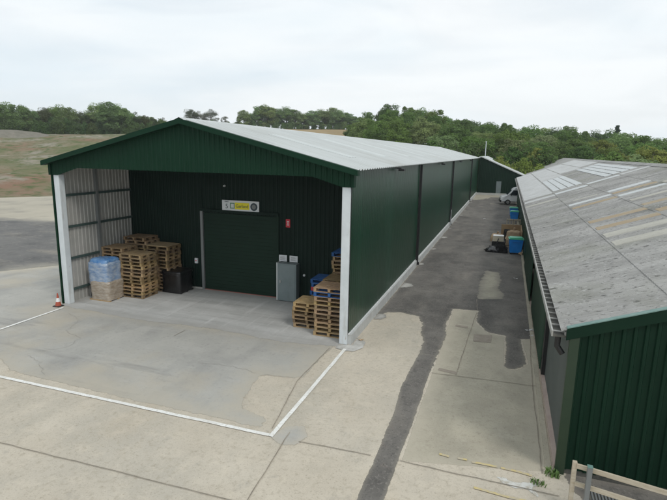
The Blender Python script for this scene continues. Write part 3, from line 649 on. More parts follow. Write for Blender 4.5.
# ------------------------------------------------------------------ wrapped loads
def lump(x0, x1, y0, y1, z0, z1, name, m, parent, seed, amp=.03, taper=0., cutz=10, crown=.06, zt=None):
    rr = random.Random(seed); mb = MB(); n = 10; per = []
    for i in range(n): per.append((-1+2*i/n, -1))
    for i in range(n): per.append((1, -1+2*i/n))
    for i in range(n): per.append((1-2*i/n, 1))
    for i in range(n): per.append((-1, 1-2*i/n))
    cx_, cy_ = (x0+x1)/2, (y0+y1)/2; wx, wy = (x1-x0)/2, (y1-y0)/2; P = len(per)
    ph = [rr.uniform(0, 6) for _ in range(8)]
    for j in range(cutz+1):
        t = j/cutz; z = z0+(z1-z0)*t; s = 1-taper*t
        for k, (a, b) in enumerate(per):
            q = (abs(a)**10+abs(b)**10)**(1/10); aa, bb = a/q, b/q
            w_ = 1+amp*(math.sin(9*a+ph[0]+5*t)+math.sin(7*b+ph[1]-4*t)+.8*math.sin(15*t+ph[2]+3*a))*.5+rr.uniform(-.3, .3)*amp
            mb.v.append((cx_+wx*aa*s*w_, cy_+wy*bb*s*w_, z))
    for j in range(cutz):
        for k in range(P): mb.f.append((j*P+k, j*P+(k+1) % P, (j+1)*P+(k+1) % P, (j+1)*P+k)); mb.m.append(0)
    base = cutz*P
    for r_ in (.85, .5):
        for k in range(P):
            vx, vy, vz = mb.v[cutz*P+k]; mb.v.append((cx_+(vx-cx_)*r_, cy_+(vy-cy_)*r_, z1+crown*(1-r_*.8)+rr.uniform(-1, 1)*amp*.5))
    for q in range(2):
        for k in range(P): a0 = base+q*P; mb.f.append((a0+k, a0+(k+1) % P, a0+P+(k+1) % P, a0+P+k)); mb.m.append(0)
    mb.f.append(tuple(base+2*P+k for k in range(P))); mb.m.append(0)
    return mb.build(name, m, parent, smooth=True)
t = thing('wrapped_load', 'pallet load wrapped in blue and clear film beside the left bay post', 'wrapped load', (-11.6, 1.3, 0))
mb = MB()
for y_ in (.82, 1.3, 1.72): mb.box(-12.1, -11.0, y_, y_+.1, .0, .05)
mb.build('base_board', M['wood'], t)
lump(-12.08, -11.02, .84, 1.80, .05, .85, 'lower_film', M['clear_film'], t, 1, .03, .03)
lump(-12.16, -11.10, .86, 1.80, .70, 1.66, 'blue_film', M['blue_film'], t, 2, .035, .03)
lump(-12.12, -11.16, .90, 1.78, 1.60, 1.78, 'blue_top_sheet', M['blue_top'], t, 3, .05, .08, cutz=3, crown=.10)
t = thing('black_load', 'low cube shaped pallet load wrapped in black film against the green wall', 'wrapped load', (-9.4, 3.5, 0))
mb = MB()
for y_ in (3.0, 3.45, 3.86): mb.box(-9.98, -8.95, y_, y_+.1, 0, .07)
mb.build('base_board', M['black'], t)
lump(-9.98, -8.96, 2.98, 3.98, .05, .94, 'black_film', M['black_film'], t, 5, .012, .0)
lump(-10.01, -8.93, 2.95, 4.01, .90, 1.03, 'top_cover', M['black_film'], t, 6, .012, .02, cutz=2, crown=.02)

# traffic cone
t = thing('traffic_cone', 'orange and white traffic cone at the foot of the left bay post', 'traffic cone', (-12.55, -.4, 0)); t.scale = (.86, .86, .86)
MB().box(-12.73, -12.37, -.58, -.22, .006, .045).build('base', M['rubber'], t)
MB().tube([(-12.55, -.4, .045), (-12.55, -.4, .24)], [.14, .098], 16).build('cone_bottom', M['orange'], t)
MB().tube([(-12.55, -.4, .24), (-12.55, -.4, .42)], [.097, .062], 16).build('white_band', M['white'], t)
MB().tube([(-12.55, -.4, .42), (-12.55, -.4, .66)], [.061, .022], 16).build('cone_tip', M['orange'], t)

# ------------------------------------------------------------------ low shed with the old roof (right)
X0, Y0, Y1, XR, EZ, SL = 6.21, -5.12, 66., 14.05, 3.14, .367
sh = thing('low_shed', 'long low green shed with a weathered grey corrugated roof', 'shed', (14, -5, 0))
XW = 2*XR-X0
def sz(x): return EZ+SL*((x-6.1) if x <= XR else (2*XR-x-6.1))
SNC = [(0, 0), (.52, 0), (.62, 1), (.90, 1)]
sh_part = lambda mb, name, m, **k: mb.build(name, m, sh, **k)
sh_part(ribbed(lambda s: (X0+s, Y0, .12), lambda s: (X0+s, Y0, sz(X0+s)-.10), XW-X0, (0, -1, 0), .19, .035), 'gable_wall', M['green_old'])
sh_part(MB().box(X0-.02, XW, Y0+.01, Y0+.12, -.02, .115), 'gable_kerb', M['gutter_dark'])
sh_part(MB().box(X0-.04, X0+.14, Y0-.06, Y0+.05, 0, sz(X0)-.12), 'corner_trim', M['green_trim'])
for sgn in (1, -1):
    mb = MB(); xe = 6.1 if sgn == 1 else 2*XR-6.1
    vs = []
    for yy in (Y0-.085, Y0-.05):
        vs += [(xe, yy, EZ-.19), (XR, yy, sz(XR)-.19), (XR, yy, sz(XR)+.05), (xe, yy, EZ+.05)]
    mb.add(vs, [(0, 1, 2, 3), (7, 6, 5, 4), (0, 4, 5, 1), (0, 3, 7, 4)]); sh_part(mb, 'barge_board', M['green_old'])
    mb = MB(); vs = []
    for yy in (Y0-.10, Y0+.03):
        vs += [(xe, yy, EZ+.055), (XR, yy, sz(XR)+.055), (XR, yy, sz(XR)+.075), (xe, yy, EZ+.075)]
    mb.add(vs, [(0, 1, 2, 3), (7, 6, 5, 4), (0, 4, 5, 1), (3, 2, 6, 7), (0, 3, 7, 4)]); sh_part(mb, 'verge_flashing', M['teal'])
# roof in four overlapping courses per slope
def course(x0, x1, y0, y1, lift, name, m, side=1, depth=.045):
    def P(x, y, dz):
        X_ = x if side == 1 else 2*XR-x
        return (X_, y, EZ+SL*(x-6.1)+lift+dz)
    return sh_part(ribbed(lambda s: P(x0, s, .022), lambda s: P(x1, s, 0), y1-y0, (-SL*side, 0, 1), .146, depth, SINP, s0=y0), name, m, smooth=True)
rowx = [6.0, 8.02, 10.03, 12.04, 14.05]
for side in (1, -1):
    for a, b in zip(rowx, rowx[1:]): course(a-.06 if a > 6.1 else a, b, Y0-.07, Y1, .0, 'roof_course', M['roof_old'], side)
sh_part(MB().add([(XR-.35, Y0-.1, sz(XR-.35)+.075), (XR, Y0-.1, sz(XR)+.13), (XR+.35, Y0-.1, sz(XR-.35)+.075), (XR-.35, Y1, sz(XR-.35)+.075), (XR, Y1, sz(XR)+.13), (XR+.35, Y1, sz(XR-.35)+.075)], [(0, 3, 4, 1), (1, 4, 5, 2)]), 'ridge_cap', M['roof_old'])
# sheets of other colours
for (x0, x1, y0, y1, m) in [(8.02, 10.0, 2.95, 3.6, 'rooflight_pale'), (8.02, 10.0, 1.35, 2.0, 'rooflight_pale'), (10.05, 12., 2.9, 3.5, 'rooflight_pale'),
        (8.02, 10.0, 6.5, 7.15, 'rooflight_tan'), (8.02, 10.0, 4.7, 5.25, 'rooflight_tan'), (10.05, 12.0, 5.3, 6.0, 'rooflight_tan'), (10.05, 12.0, 7.6, 8.1, 'rooflight_tan'),
        (8.02, 10.0, 12.3, 12.85, 'rooflight_tan'), (10.05, 12.0, 13.85, 14.4, 'rooflight_tan'), (8.02, 10.0, 13.9, 14.5, 'rooflight_white'), (8.4, 9.6, 15.7, 16.0, 'rooflight_pale'),
        (10.05, 12.0, 15.2, 15.85, 'rooflight_white'), (10.05, 12.0, 12.3, 12.85, 'rooflight_white'), (12.06, 13.9, 13.0, 13.6, 'rooflight_pale'),
        (6.06, 8.0, 22.0, 23.0, 'roof_pale'), (8.02, 10.0, 22.3, 23.3, 'rooflight_white'), (10.05, 12., 23.2, 24., 'rooflight_white'), (12.06, 13.9, 23.2, 24., 'roof_pale'),
        (8.02, 9.98, 38.9, 40.2, 'roof_pale'), (6.06, 8.0, 19.2, 19.9, 'rooflight_pale'), (10.05, 12.0, 9.7, 10.2, 'rooflight_pale')]:
    course(x0, x1, y0, y1, .018, 'rooflight' if 'light' in m else 'roof_sheet', M[m])
y = 25.4
while y < 38.5:
    [course(a_, a_+.43, y, y+.98, .02, 'rooflight', M['rooflight_white']) for a_ in (8.08, 8.57, 9.06, 9.55)]; y += 1.17
y = 25.2
while y < 42:
    [course(a_, a_+.46, y, y+.98, .04, 'rooflight', M['rooflight_white']) for a_ in (11.35, 11.87, 12.39, 12.91)]; y += 1.2
for i, (x0, x1) in enumerate([(6.06, 8.0), (8.06, 10.0), (10.06, 12.0), (12.06, 14.0)]):
    course(x0, x1, [24.5, 40.5, 43.5, 45][i], Y1-.1, .016, 'roof_sheet', M['roof_pale'])
# west wall: posts, sliding doors, recesses
def wallseg(y0, y1, x, m, name, z0=.1, z1=3.02, p=.19, d=.03):
    return sh_part(ribbed(lambda s: (x, s, z0), lambda s: (x, s, z1), y1-y0, (-1, 0, 0), p, d, s0=y0), name, m)
sh_part(MB().box(6.26, 6.32, Y0+.1, -.36, .115, 3.0), 'grey_panel', M['panel_grey'])
sh_part(MB().box(6.0, 6.12, Y0+.05, 53, -.02, .035), 'kerb', M['concrete_alley'])
sh_part(MB().box(6.16, 6.33, Y0+.05, 53, -.02, .11), 'door_sill', mat('sill', (.40, .31, .27), .85, col2=(.46, .38, .33), nscale=2))
sh_part(MB().box(6.16, 6.30, -.35, -.02, .1, 3.0), 'dark_post', M['black'])
wallseg(0.02, 6.6, 6.16, M['green_wall'], 'sliding_door')
sh_part(MB().box(6.42, 6.46, 6.6, 7.7, .1, 3.0), 'gap_shade', M['black'])  # black sheet: shade in the gap between doors put into colour
wallseg(7.75, 15.5, 6.12, M['green_wall'], 'sliding_door')
sh_part(MB().box(6.42, 6.46, 15.5, 16.8, .1, 3.0), 'gap_shade', M['black'])  # second door gap, its shade likewise painted as a black sheet
wallseg(16.8, 53.2, 6.16, M['green_wall'], 'side_wall')
wallseg(59.2, 66, 6.16, M['green_wall'], 'side_wall')
sh_part(MB().box(6.2, 9.9, 53.1, 53.2, 0, 3.0), 'bay_partition', M['green_dark']); sh_part(MB().box(6.2, 9.9, 59.2, 59.3, 0, 3.0), 'bay_partition', M['green_dark']); sh_part(MB().box(9.9, 10., 53.1, 59.3, 0, 3.0), 'bay_partition', M['green_dark'])
sh_part(MB().box(X0, XW, 65.85, 65.95, 0, 3.0), 'rear_wall', M['green_dark']); sh_part(MB().box(XW-.05, XW, Y0, 66, 0, 3.0), 'side_wall', M['green_dark'])
# gutter: dark trough, pale lip and cross straps
mb = MB().box(5.86, 6.10, Y0-.02, 66, 2.98, 3.02); sh_part(mb, 'gutter_bed', M['gutter_dark'])
mb = MB().box(5.83, 5.86, Y0-.02, 66, 2.98, 3.10); mb.box(6.075, 6.095, Y0-.02, 66, 3.025, 3.10)
y = Y0+.1
while y < 66: mb.box(5.862, 6.073, y, y+.035, 3.05, 3.07); y += .42
sh_part(mb, 'gutter_lip', M['gutter'])
mb = MB().tube([(5.97, Y0+.1, 2.98), (5.97, Y0+.1, 2.75), (6.08, Y0+.1, 2.6)], .06, 10); sh_part(mb, 'gutter_outlet', M['black'])

# ------------------------------------------------------------------ far gable building
fb = thing('far_shed', 'dark green shed closing the far end of the alley with its roof falling right', 'shed', (3, 71, 0))
def fz(x): return 6.2-(x-.5)*.43 if x > .5 else 6.2-(.5-x)*.15
ribbed(lambda s: (.1+s, 70.9, .1), lambda s: (.1+s, 70.9, fz(.1+s)-.05), 7.3, (0, -1, 0), .25, .03).build('gable_wall', M['green_old'], fb)
mb = MB(); mb.add([(.1, 70.7, 6.2), (.5, 70.7, 6.26), (7.6, 70.7, fz(7.6)+.06), (.1, 96, 6.2), (.5, 96, 6.26), (7.6, 96, fz(7.6)+.06), (.1, 70.7, 6.05), (.5, 70.7, 6.11), (7.6, 70.7, fz(7.6)-.09)], [(0, 1, 4, 3), (1, 2, 5, 4), (6, 7, 1, 0), (7, 8, 2, 1)])
mb.build('roof_slope', M['roof_new'], fb)
MB().box(7.35, 7.4, 70.9, 96, 0, 3.2).build('side_wall', M['green_dark'], fb)
MB().box(.1, 7.4, 70.6, 70.88, 0, .35).build('plinth', M['plinth'], fb)
fd = MB().box(3.1, 3.85, 70.78, 70.86, .36, 2.3).build('door', M['cabinet'], fb)
t = thing('flue_pole', 'thin pale pole standing behind the ridge of the far shed', 'pole', (.9, 74, 0)); MB().tube([(.9, 74, 0), (.9, 74, 8.6)], .06, 8).build('pole_shaft', M['steel_white'], t); MB().box(.8, 1.0, 73.9, 74.1, 8.6, 8.7).build('pole_cap', M['steel_white'], t)
# second old roof beyond the low shed
t = thing('rear_shed', 'second weathered grey roofed shed beyond the far end of the low shed', 'shed', (16, 80, 0))
mb = MB(); mb.add([(7.6, 67.5, 3.2), (15.5, 67.5, 6.15), (23, 67.5, 3.2), (7.6, 100, 3.2), (15.5, 100, 6.15), (23, 100, 3.2)], [(0, 1, 4, 3), (1, 2, 5, 4)]); mb.build('roof_slope', M['roof_old'], t)
mb = MB(); mb.add([(7.8, 67.6, 0), (22.8, 67.6, 0), (22.8, 67.6, 3.2), (15.5, 67.6, 6.05), (7.8, 67.6, 3.2)], [(0, 1, 2, 3, 4)]); mb.box(7.8, 7.9, 67.65, 100, 0, 3.2); mb.box(22.7, 22.8, 67.65, 100, 0, 3.2); mb.build('wall', M['green_dark'], t)

# ------------------------------------------------------------------ white van in the open bay (nose towards -x)
def make_van():
    t = thing('white_van', 'white panel van parked at the far end with its nose out of the low shed', 'van')
    side = [(0, .42), (0, .86), (.12, 1.06), (.82, 1.26), (1.42, 1.98), (1.72, 2.22), (2.1, 2.34), (5.2, 2.32), (5.3, 2.2), (5.3, .42)]
    mb = MB(); n = len(side)
    def wd(z, x): return (1.0-.12*max(0, (z-1.1))/1.2)*(.90+.10*min(1, x/.5))
    for s in (-1, 1):
        for x, z in side: mb.v.append((x, s*wd(z, x)*.98, z))
    mb.f.append(tuple(range(n-1, -1, -1))); mb.f.append(tuple(range(n, 2*n))); mb.m += [0, 0]
    for i in range(n): j = (i+1) % n; mb.f.append((i, j, n+j, n+i)); mb.m.append(0)
    mb.build('body', M['van_paint'], t, bevel=.05)
    mb = MB(); mb.add([(.88, -.80, 1.32), (.88, .80, 1.32), (1.40, .76, 1.95), (1.40, -.76, 1.95)], [(0, 3, 2, 1)]); mb.v = [(a-.05, b, c+.03) for a, b, c in mb.v]; mb.build('windscreen', M['glass'], t)
    for s in (-1, 1):
        mb = MB(); yo = s*.995
        mb.add([(1.12, yo, 1.3), (2.1, yo, 1.3), (2.1, yo*.955, 1.95), (1.55, yo*.955, 1.95)], [(0, 1, 2, 3) if s < 0 else (3, 2, 1, 0)]); mb.build('side_window', M['glass'], t)
        d_ = MB().box(1.2, 2.3, s*.99-.012, s*.99+.012, .5, 1.18).build('door', M['van_paint'], t)
        MB().box(2.1, 2.22, s*1.012-.01, s*1.012+.01, 1.0, 1.04).build('handle', M['black'], d_)
        MB().box(1.25, 1.36, s*1.12-.09, s*1.12+.09, 1.25, 1.5).build('mirror', M['black'], t, bevel=.02)
        MB().box(-.01, .28, s*.76-.13, s*.76+.13, .78, .96).build('headlight', M['lamp_glass'], t, bevel=.03)
        for x in (.95, 4.3):
            wl = MB().tube([(x, s*.98, .35), (x, s*.72, .35)], .35, 24).build('wheel', M['rubber'], t)
            MB().tube([(x, s*.99, .35), (x, s*.9, .35)], .2, 16).build('rim', M['chrome'], wl)
    MB().box(-.07, .12, -.9, .9, .34, .62).build('bumper', M['black'], t, bevel=.04)
    MB().box(-.03, .02, -.5, .5, .68, .82).build('grille', M['black'], t)
    return t
van = make_van(); van.location = (4.0, 56.0, 0.01); van.rotation_euler = (0, 0, R(6))

# ------------------------------------------------------------------ wheelie bins
def make_bin():
    t = thing('wheelie_bin', '', 'wheelie bin')
    mb = MB(); a = [(-.42, -.36, .12), (.42, -.36, .12), (.42, .36, .12), (-.42, .36, .12)]; b = [(-.52, -.47, 1.12), (.52, -.47, 1.12), (.52, .47, 1.12), (-.52, .47, 1.12)]
    mb.add(a+b, [(3, 2, 1, 0), (4, 5, 6, 7), (0, 1, 5, 4), (1, 2, 6, 5), (2, 3, 7, 6), (3, 0, 4, 7)]); mb.build('body', M['bin_blue'], t, bevel=.03)
    mb = MB(); mb.box(-.56, .56, -.5, .5, 1.125, 1.2); mb.box(-.48, .48, -.42, .42, 1.2, 1.27); mb.build('lid', M['bin_green'], t, bevel=.025)
    for x in (-.36, .36):
        for y in (-.3, .3): MB().tube([(x-.03, y, .075), (x+.03, y, .075)], .072, 12).build('castor', M['rubber'], t)
    MB().box(-.3, .3, -.56, -.51, .98, 1.04).build('handle', M['bin_blue'], t)
    return t
b0 = make_bin(); b0.location = (5.62, 19.75, 0); b0.rotation_euler = (0, 0, R(4)); b0.scale = (.86, .86, .9); tag(b0, 'blue wheelie bin with green lid standing in the heap of rubbish', 'wheelie bin', 'blue bins with green lids along the low shed')
for (x, y, a, s, lab) in ((5.72, 38.2, -5, .8, 'blue wheelie bin with green lid behind the rubbish heap, nearer of the far pair'), (5.66, 42.0, 4, .8, 'blue wheelie bin with green lid standing closest to the white van')):
    c = copy_tree(b0); c.location = (x, y, 0); c.rotation_euler = (0, 0, R(a)); c.scale = (s, s, s); c['label'] = lab
# junk heap
t = thing('black_sheeting', 'low heap of black plastic sheeting on the asphalt in front of the rubbish', 'plastic sheet', (4.5, 20.2, 0))
lump(3.65, 5.2, 19.5, 20.9, .0, .14, 'sheet_fold', M['sheeting'], t, 8, .10, .3, cutz=3, crown=.08); lump(4.05, 5.15, 19.9, 21.1, .12, .34, 'sheet_fold', M['sheeting'], t, 9, .14, .35, cutz=3, crown=.12)
lump(3.8, 4.5, 19.6, 20.5, .12, .26, 'sheet_fold', M['black_film'], t, 14, .16, .4, cutz=3, crown=.10); lump(4.5, 5.1, 19.5, 20.0, .05, .5, 'sheet_fold', M['sheeting'], t, 15, .12, .5, cutz=4, crown=.05)
for a_, b_ in (((3.6, 19.8, .1), (4.9, 20.3, .42)), ((3.9, 20.9, .2), (5.2, 19.8, .55)), ((4.2, 19.5, .05), (4.5, 21.0, .75))): MB().bar(a_, b_, .06, .04).build('strut', M['sheeting'], t)
t = thing('cream_box', 'cream box sitting on a dark crate beside the black sheeting', 'box', (4.45, 21.6, .45)); MB().box(4.1, 4.85, 21.3, 21.9, .5, .88).build('carton', M['cream'], t, bevel=.02); MB().box(4.12, 4.83, 21.28, 21.92, .885, .90).build('carton_lid', M['white'], t)
tag(MB().box(4.05, 4.95, 21.2, 22., .02, .49).build('dark_crate', M['black'], bevel=.02), 'dark crate under the cream box', 'crate')
t = thing('black_chair', 'black office chair standing in the heap of rubbish', 'office chair', (5., 22.6, 0))
lump(4.75, 5.35, 22.3, 22.9, .25, .45, 'seat', M['rubber'], t, 10, .03, .05, cutz=3); lump(4.78, 5.3, 22.85, 23.0, .4, 1.15, 'backrest', M['rubber'], t, 11, .03, .1, cutz=4)
mb = MB().tube([(5.05, 22.6, .05), (5.05, 22.6, .26)], .03, 8); mb.build('stem', M['chrome'], t)
mb = MB()
for k in range(5): mb.bar((5.05, 22.6, .07), (5.05+.3*math.cos(k*1.257), 22.6+.3*math.sin(k*1.257), .03), .04)
mb.build('star_base', M['rubber'], t)
tag(MB().box(4.6, 6.1, 25.9, 26.0, .0, 1.15).build('brown_board', M['card']), 'large brown board standing on edge at the back of the rubbish heap', 'board')
tag(MB().box(6.02, 6.08, 22.2, 25.8, .0, 1.15).build('brown_board', M['card']), 'long brown board leaning along the shed wall beside the rubbish', 'board')
def sack(x, y, z, s, name, m, lab, cat, seed):
    t = thing(name, lab, cat, (x, y, z)); lump(x-.45*s, x+.45*s, y-.35*s, y+.35*s, z, z+.42*s, 'sack_body', m, t, seed, .10, .25, cutz=5, crown=.12); MB().tube([(x, y, z+.5*s), (x+.05, y, z+.64*s)], [.05, .09], 8).build('sack_neck', m, t)
sack(4.35, 24.6, 0, 1.15, 'sack', M['card_pale'], 'pale full sack at the left end of the rubbish heap', 'sack', 21)
sack(5.5, 22.8, .55, 1.25, 'sack', M['card_pale'], 'pale brown sack behind the nearest blue bin', 'sack', 22)
tag(MB().box(4.95, 6.0, 22.1, 23.6, .0, .0).build('spare', M['card']) if False else MB().box(5.1, 5.95, 23.1, 24.3, .0, .52).build('cardboard_box', M['card'], bevel=.01), 'large brown cardboard box in the middle of the rubbish heap', 'box')
tag(MB().box(5.0, 6.0, 22.2, 23.05, .0, .54).build('cardboard_box', M['card_pale'], bevel=.01), 'pale cardboard box behind the nearest blue bin', 'box')
t = thing('timber_offcut', 'orange brown timber offcuts leaning between the near bin and the shed wall', 'timber', (6.05, 19.6, 0)); MB().bar((6.0, 19.3, .02), (6.1, 20.4, 1.0), .1, .05).build('plank', M['plywood'], t); MB().bar((5.9, 19.4, .04), (6.05, 19.8, .5), .14, .1).build('plank', M['plywood'], t)
# white pallets standing on edge
for x, lab in ((5.25, 'pale pallet stood on edge behind the rubbish heap, left one'), (5.85, 'pale pallet stood on edge behind the rubbish heap, right one')):
    t = thing('upright_pallet', lab, 'pallet', (x, 30.5, 0), 'pale pallets stood on edge')
    mb = MB()
    for z in (0.02, .5, .95): mb.box(x-.28, x+.28, 30.45, 30.5, z, z+.12)
    mb.build('deck_board', M['timber'], t)
    mb = MB()
    for xx in (x-.28, x-.04, x+.2): mb.box(xx, xx+.08, 30.505, 30.6, .02, 1.07)
    mb.build('bearer', M['timber'], t)
# litter
for (x, y, s, lab) in ((2.9, 38, .25, 'white scrap of litter in the middle of the asphalt alley'), (5.6, 12.3, .12, 'small white scrap of litter near the shed doors'), (6.0, 3.9, .16, 'crumpled pale litter at the foot of the shed post'), (6.05, 3.3, .10, 'tiny pale scrap beside the crumpled litter'), (.3, .55, .12, 'brown scrap beside the cement pad at the post')):
    mb = MB(); rr = random.Random(int(x*100))
    for q in range(5):
        cx_, cy_ = x+rr.uniform(-s, s)*.7, y+rr.uniform(-s, s)*.7; a = rr.uniform(0, 3)
        mb.add([(cx_+s*.5*math.cos(a+k*1.57)*rr.uniform(.6, 1), cy_+s*.5*math.sin(a+k*1.57)*rr.uniform(.6, 1), .022+rr.uniform(0, s*.35)) for k in range(4)], [(0, 1, 2, 3)])
    tag(mb.build('litter', M['card_pale'] if 'brown' in lab else M['litter']), lab, 'litter')

# ------------------------------------------------------------------ timber barrier in front of the shed gable
fn = thing('timber_barrier', 'pale timber rail barrier with a grey post in front of the shed gable', 'barrier', (6.3, -6.3, 0))
MB().bar((6.34, -6.30, 0), (6.34, -6.30, 1.02), .075, .075).build('timber_post', M['timber'], fn)
MB().bar((9.0, -6.86, 0), (9.0, -6.86, 1.02), .075, .075).build('timber_post', M['timber'], fn)
MB().bar((6.37, -6.33, .96), (9.3, -6.95, .96), .04, .085).build('rail', M['timber'], fn)
MB().bar((6.37, -6.33, .60), (9.3, -6.95, .60), .04, .085).build('rail', M['timber'], fn)
MB().bar((6.37, -6.33, .20), (9.3, -6.95, .20), .04, .085).build('rail', M['timber'], fn)
g_ = MB().bar((6.57, -6.44, 0), (6.57, -6.44, 1.05), .08, .08).build('metal_post', M['steel_grey'], fn)
MB().box(6.525, 6.615, -6.485, -6.395, 1.052, 1.07).build('post_cap', M['teal'], g_)
gr = thing('drain_grate', 'dark slotted drain grate on the ground behind the timber barrier', 'drain grate', (7.4, -5.8, 0))
MB().box(6.75, 9.5, -6.05, -5.55, .004, .012).build('grate_frame', M['gutter_dark'], gr)
mb = MB()
for k in range(44): mb.box(6.8+k*.06, 6.83+k*.06, -6.0, -5.6, .014, .03)
mb.build('grate_bars', M['steel_grey'], gr)
# weeds
def weed(x, y, n, h, lab, seed):
    rr = random.Random(seed); mb = MB()
    for k in range(n):
        a = rr.uniform(0, 6.28); px, py = x+rr.uniform(-.14, .14), y+rr.uniform(-.1, .1); hh = h*rr.uniform(.4, 1); wv = .012; d = (math.cos(a), math.sin(a)); q = (-d[1]*wv, d[0]*wv); l = hh*.6
        mb.add([(px-q[0], py-q[1], 0), (px+q[0], py+q[1], 0), (px+d[0]*l*.5+q[0], py+d[1]*l*.5+q[1], hh*.8), (px+d[0]*l*.5-q[0], py+d[1]*l*.5-q[1], hh*.8), (px+d[0]*l, py+d[1]*l, hh)], [(0, 1, 2, 3), (3, 2, 4)])
    tag(mb.build('weed', M['weed']), lab, 'weed')
weed(6.12, -5.28, 70, .15, 'bright green weed growing at the corner of the low shed', 1)
weed(5.82, -5.68, 45, .10, 'small grassy weed growing in the concrete beside the paint spill', 2)

# ------------------------------------------------------------------ trees
def make_tree(seed, H=10., cw=4., trunk_h=2.6, nblob=26, per=230, leaf=.42, style='round', name='broadleaf_tree'):
    rr = random.Random(seed); t = thing(name, '', 'tree')
    mb = MB(); lean = rr.uniform(-.3, .3)
    mb.tube([(0, 0, -.6), (lean*.2, 0, trunk_h*.5), (lean*.5, .1, trunk_h), (lean, 0, H*.55), (lean, 0, H*.8)], [.30, .24, .2, .12, .04], 7)
    for k in range(7):
        a = rr.uniform(0, 6.28); z0 = rr.uniform(trunk_h*.8, H*.6); l = rr.uniform(.4, .8)*cw*.5
        mb.tube([(lean*.6, 0, z0), (lean*.6+l*.6*math.cos(a), l*.6*math.sin(a), z0+l*.6), (lean*.6+l*math.cos(a), l*math.sin(a), z0+l*1.1)], [.1, .06, .02], 5)
    mb.build('trunk', M['bark'], t, smooth=True)
    V = []; F = []
    zb = trunk_h*.55; hz_ = (H-zb)/2
    for b in range(nblob):
        if style == 'cone':
            u = (b+.5)/nblob; a = rr.uniform(0, 6.28); rad = (1-u)*cw*.28; br = cw*.16*(1.1-u*.8)
            cx_, cy_, z = rad*math.cos(a), rad*math.sin(a), zb+(H-zb-br)*u
        else:
            d0 = Vector((rr.gauss(0, 1), rr.gauss(0, 1), rr.gauss(.15, 1))).normalized(); q0 = rr.uniform(.35, 1.)**.5
            br = cw*rr.uniform(.09, .24)*(1.15 if q0 < .75 else 1.); q0 *= rr.choice((1, 1, 1.12))
            ex = max(.2, cw/2-br*.8); ez = max(.2, hz_-br*.7)
            if style == 'bush': d0.z = abs(d0.z); cz = .4; ez = max(.2, H-br*.8)
            else: cz = zb+hz_
            fx = 1+.55*max(0, -d0.z); cx_, cy_, z = d0.x*q0*ex*fx+lean*.6, d0.y*q0*ex*fx, cz+d0.z*q0*ez
        for k in range(per):
            d = Vector((rr.gauss(0, 1), rr.gauss(0, 1), rr.gauss(0, 1))).normalized()
            q = br*(rr.uniform(.55, 1.)**.6)*(1+.18*math.sin(5*d.x+b)+.15*math.sin(6*d.z+2*b))
            p = Vector((cx_, cy_, z))+Vector((d.x*q, d.y*q, d.z*q*.8))
            nrm = (d+Vector((rr.gauss(0, .5), rr.gauss(0, .5), rr.gauss(.2, .5)))).normalized()
            tx = nrm.orthogonal().normalized(); ty = nrm.cross(tx); an = rr.uniform(0, 6.28); s = leaf*rr.uniform(.4, 1.)*.5
            e1 = (tx*math.cos(an)+ty*math.sin(an))*s; e2 = nrm.cross(e1)*.8
            o = len(V); V += [p-e1, p-e2*.9+e1*.2, p+e1, p+e2*.9]; F.append((o, o+1, o+2, o+3))
    mb = MB(); mb.v = [tuple(v) for v in V]; mb.f = F; mb.m = [0]*len(F)
    mb.build('crown', M['leaf'], t)
    return t
P_round = [make_tree(11, 10, 6.6, .6, 46, 380, .36), make_tree(12, 10, 7.6, .5, 50, 380, .36), make_tree(13, 10, 5.8, .7, 42, 360, .34), make_tree(14, 10, 8.4, .4, 52, 380, .38)]
P_open = [make_tree(21, 10, 6.0, 1.0, 40, 210, .30), make_tree(22, 10, 7.0, .9, 44, 210, .30), make_tree(23, 10, 5.2, 1.2, 34, 200, .28)]
P_cone = [make_tree(31, 10, 3.8, .8, 30, 180, .4, 'cone', 'conifer')]
P_bush = [make_tree(41, 10, 13, .3, 30, 260, .8, 'bush', 'bush'), make_tree(42, 10, 16, .3, 34, 260, .85, 'bush', 'bush')]
seen = set()
def put(proto, az, r, h, col, label, group, wscale=1., cat=None):
    x = CAM.x+r*math.sin(R(az)); y = CAM.y+r*math.cos(R(az))
    if proto.name not in seen: seen.add(proto.name); t = proto
    else: t = copy_tree(proto)
    t.location = (x, y, ground_z(x, y)-.1); s = h/10; t.scale = (s*wscale, s*wscale, s); t.rotation_euler = (0, 0, rnd.uniform(0, 6.28))
    t['label'] = label; t['category'] = cat or ('bush' if proto in P_bush else 'tree')
    if group: t['group'] = group
    elif 'group' in t: del t['group']
    for c in t.children:
        if c.name.startswith('crown'):
            v = rnd.uniform(.85, 1.15); c.color = (col[0]*v*rnd.uniform(.88, 1.12), col[1]*v, col[2]*v*rnd.uniform(.85, 1.1), 1)
    return t
G_MID, G_DARK, G_OLIVE, G_PALE, G_FAR = (.150, .235, .068), (.095, .160, .050), (.22, .275, .072), (.22, .28, .125), (.20, .29, .115)
def tint_name(c): return {G_MID: 'mid green', G_DARK: 'dark green', G_OLIVE: 'yellow green', G_PALE: 'pale grey green', G_FAR: 'hazy green'}[c]
ET = [(-24, .052), (-17.3, .045), (-16.6, .060), (-14.5, .086), (-12, .094), (-10, .092), (-8, .082), (-5.5, .068), (-3.6, .063), (-1, .058), (2, .054), (5, .051), (8.5, .049), (11, .043), (13.5, .037), (16, .034), (30, .034)]
def el_top(az): return lerp_tab(ET, az)[0]
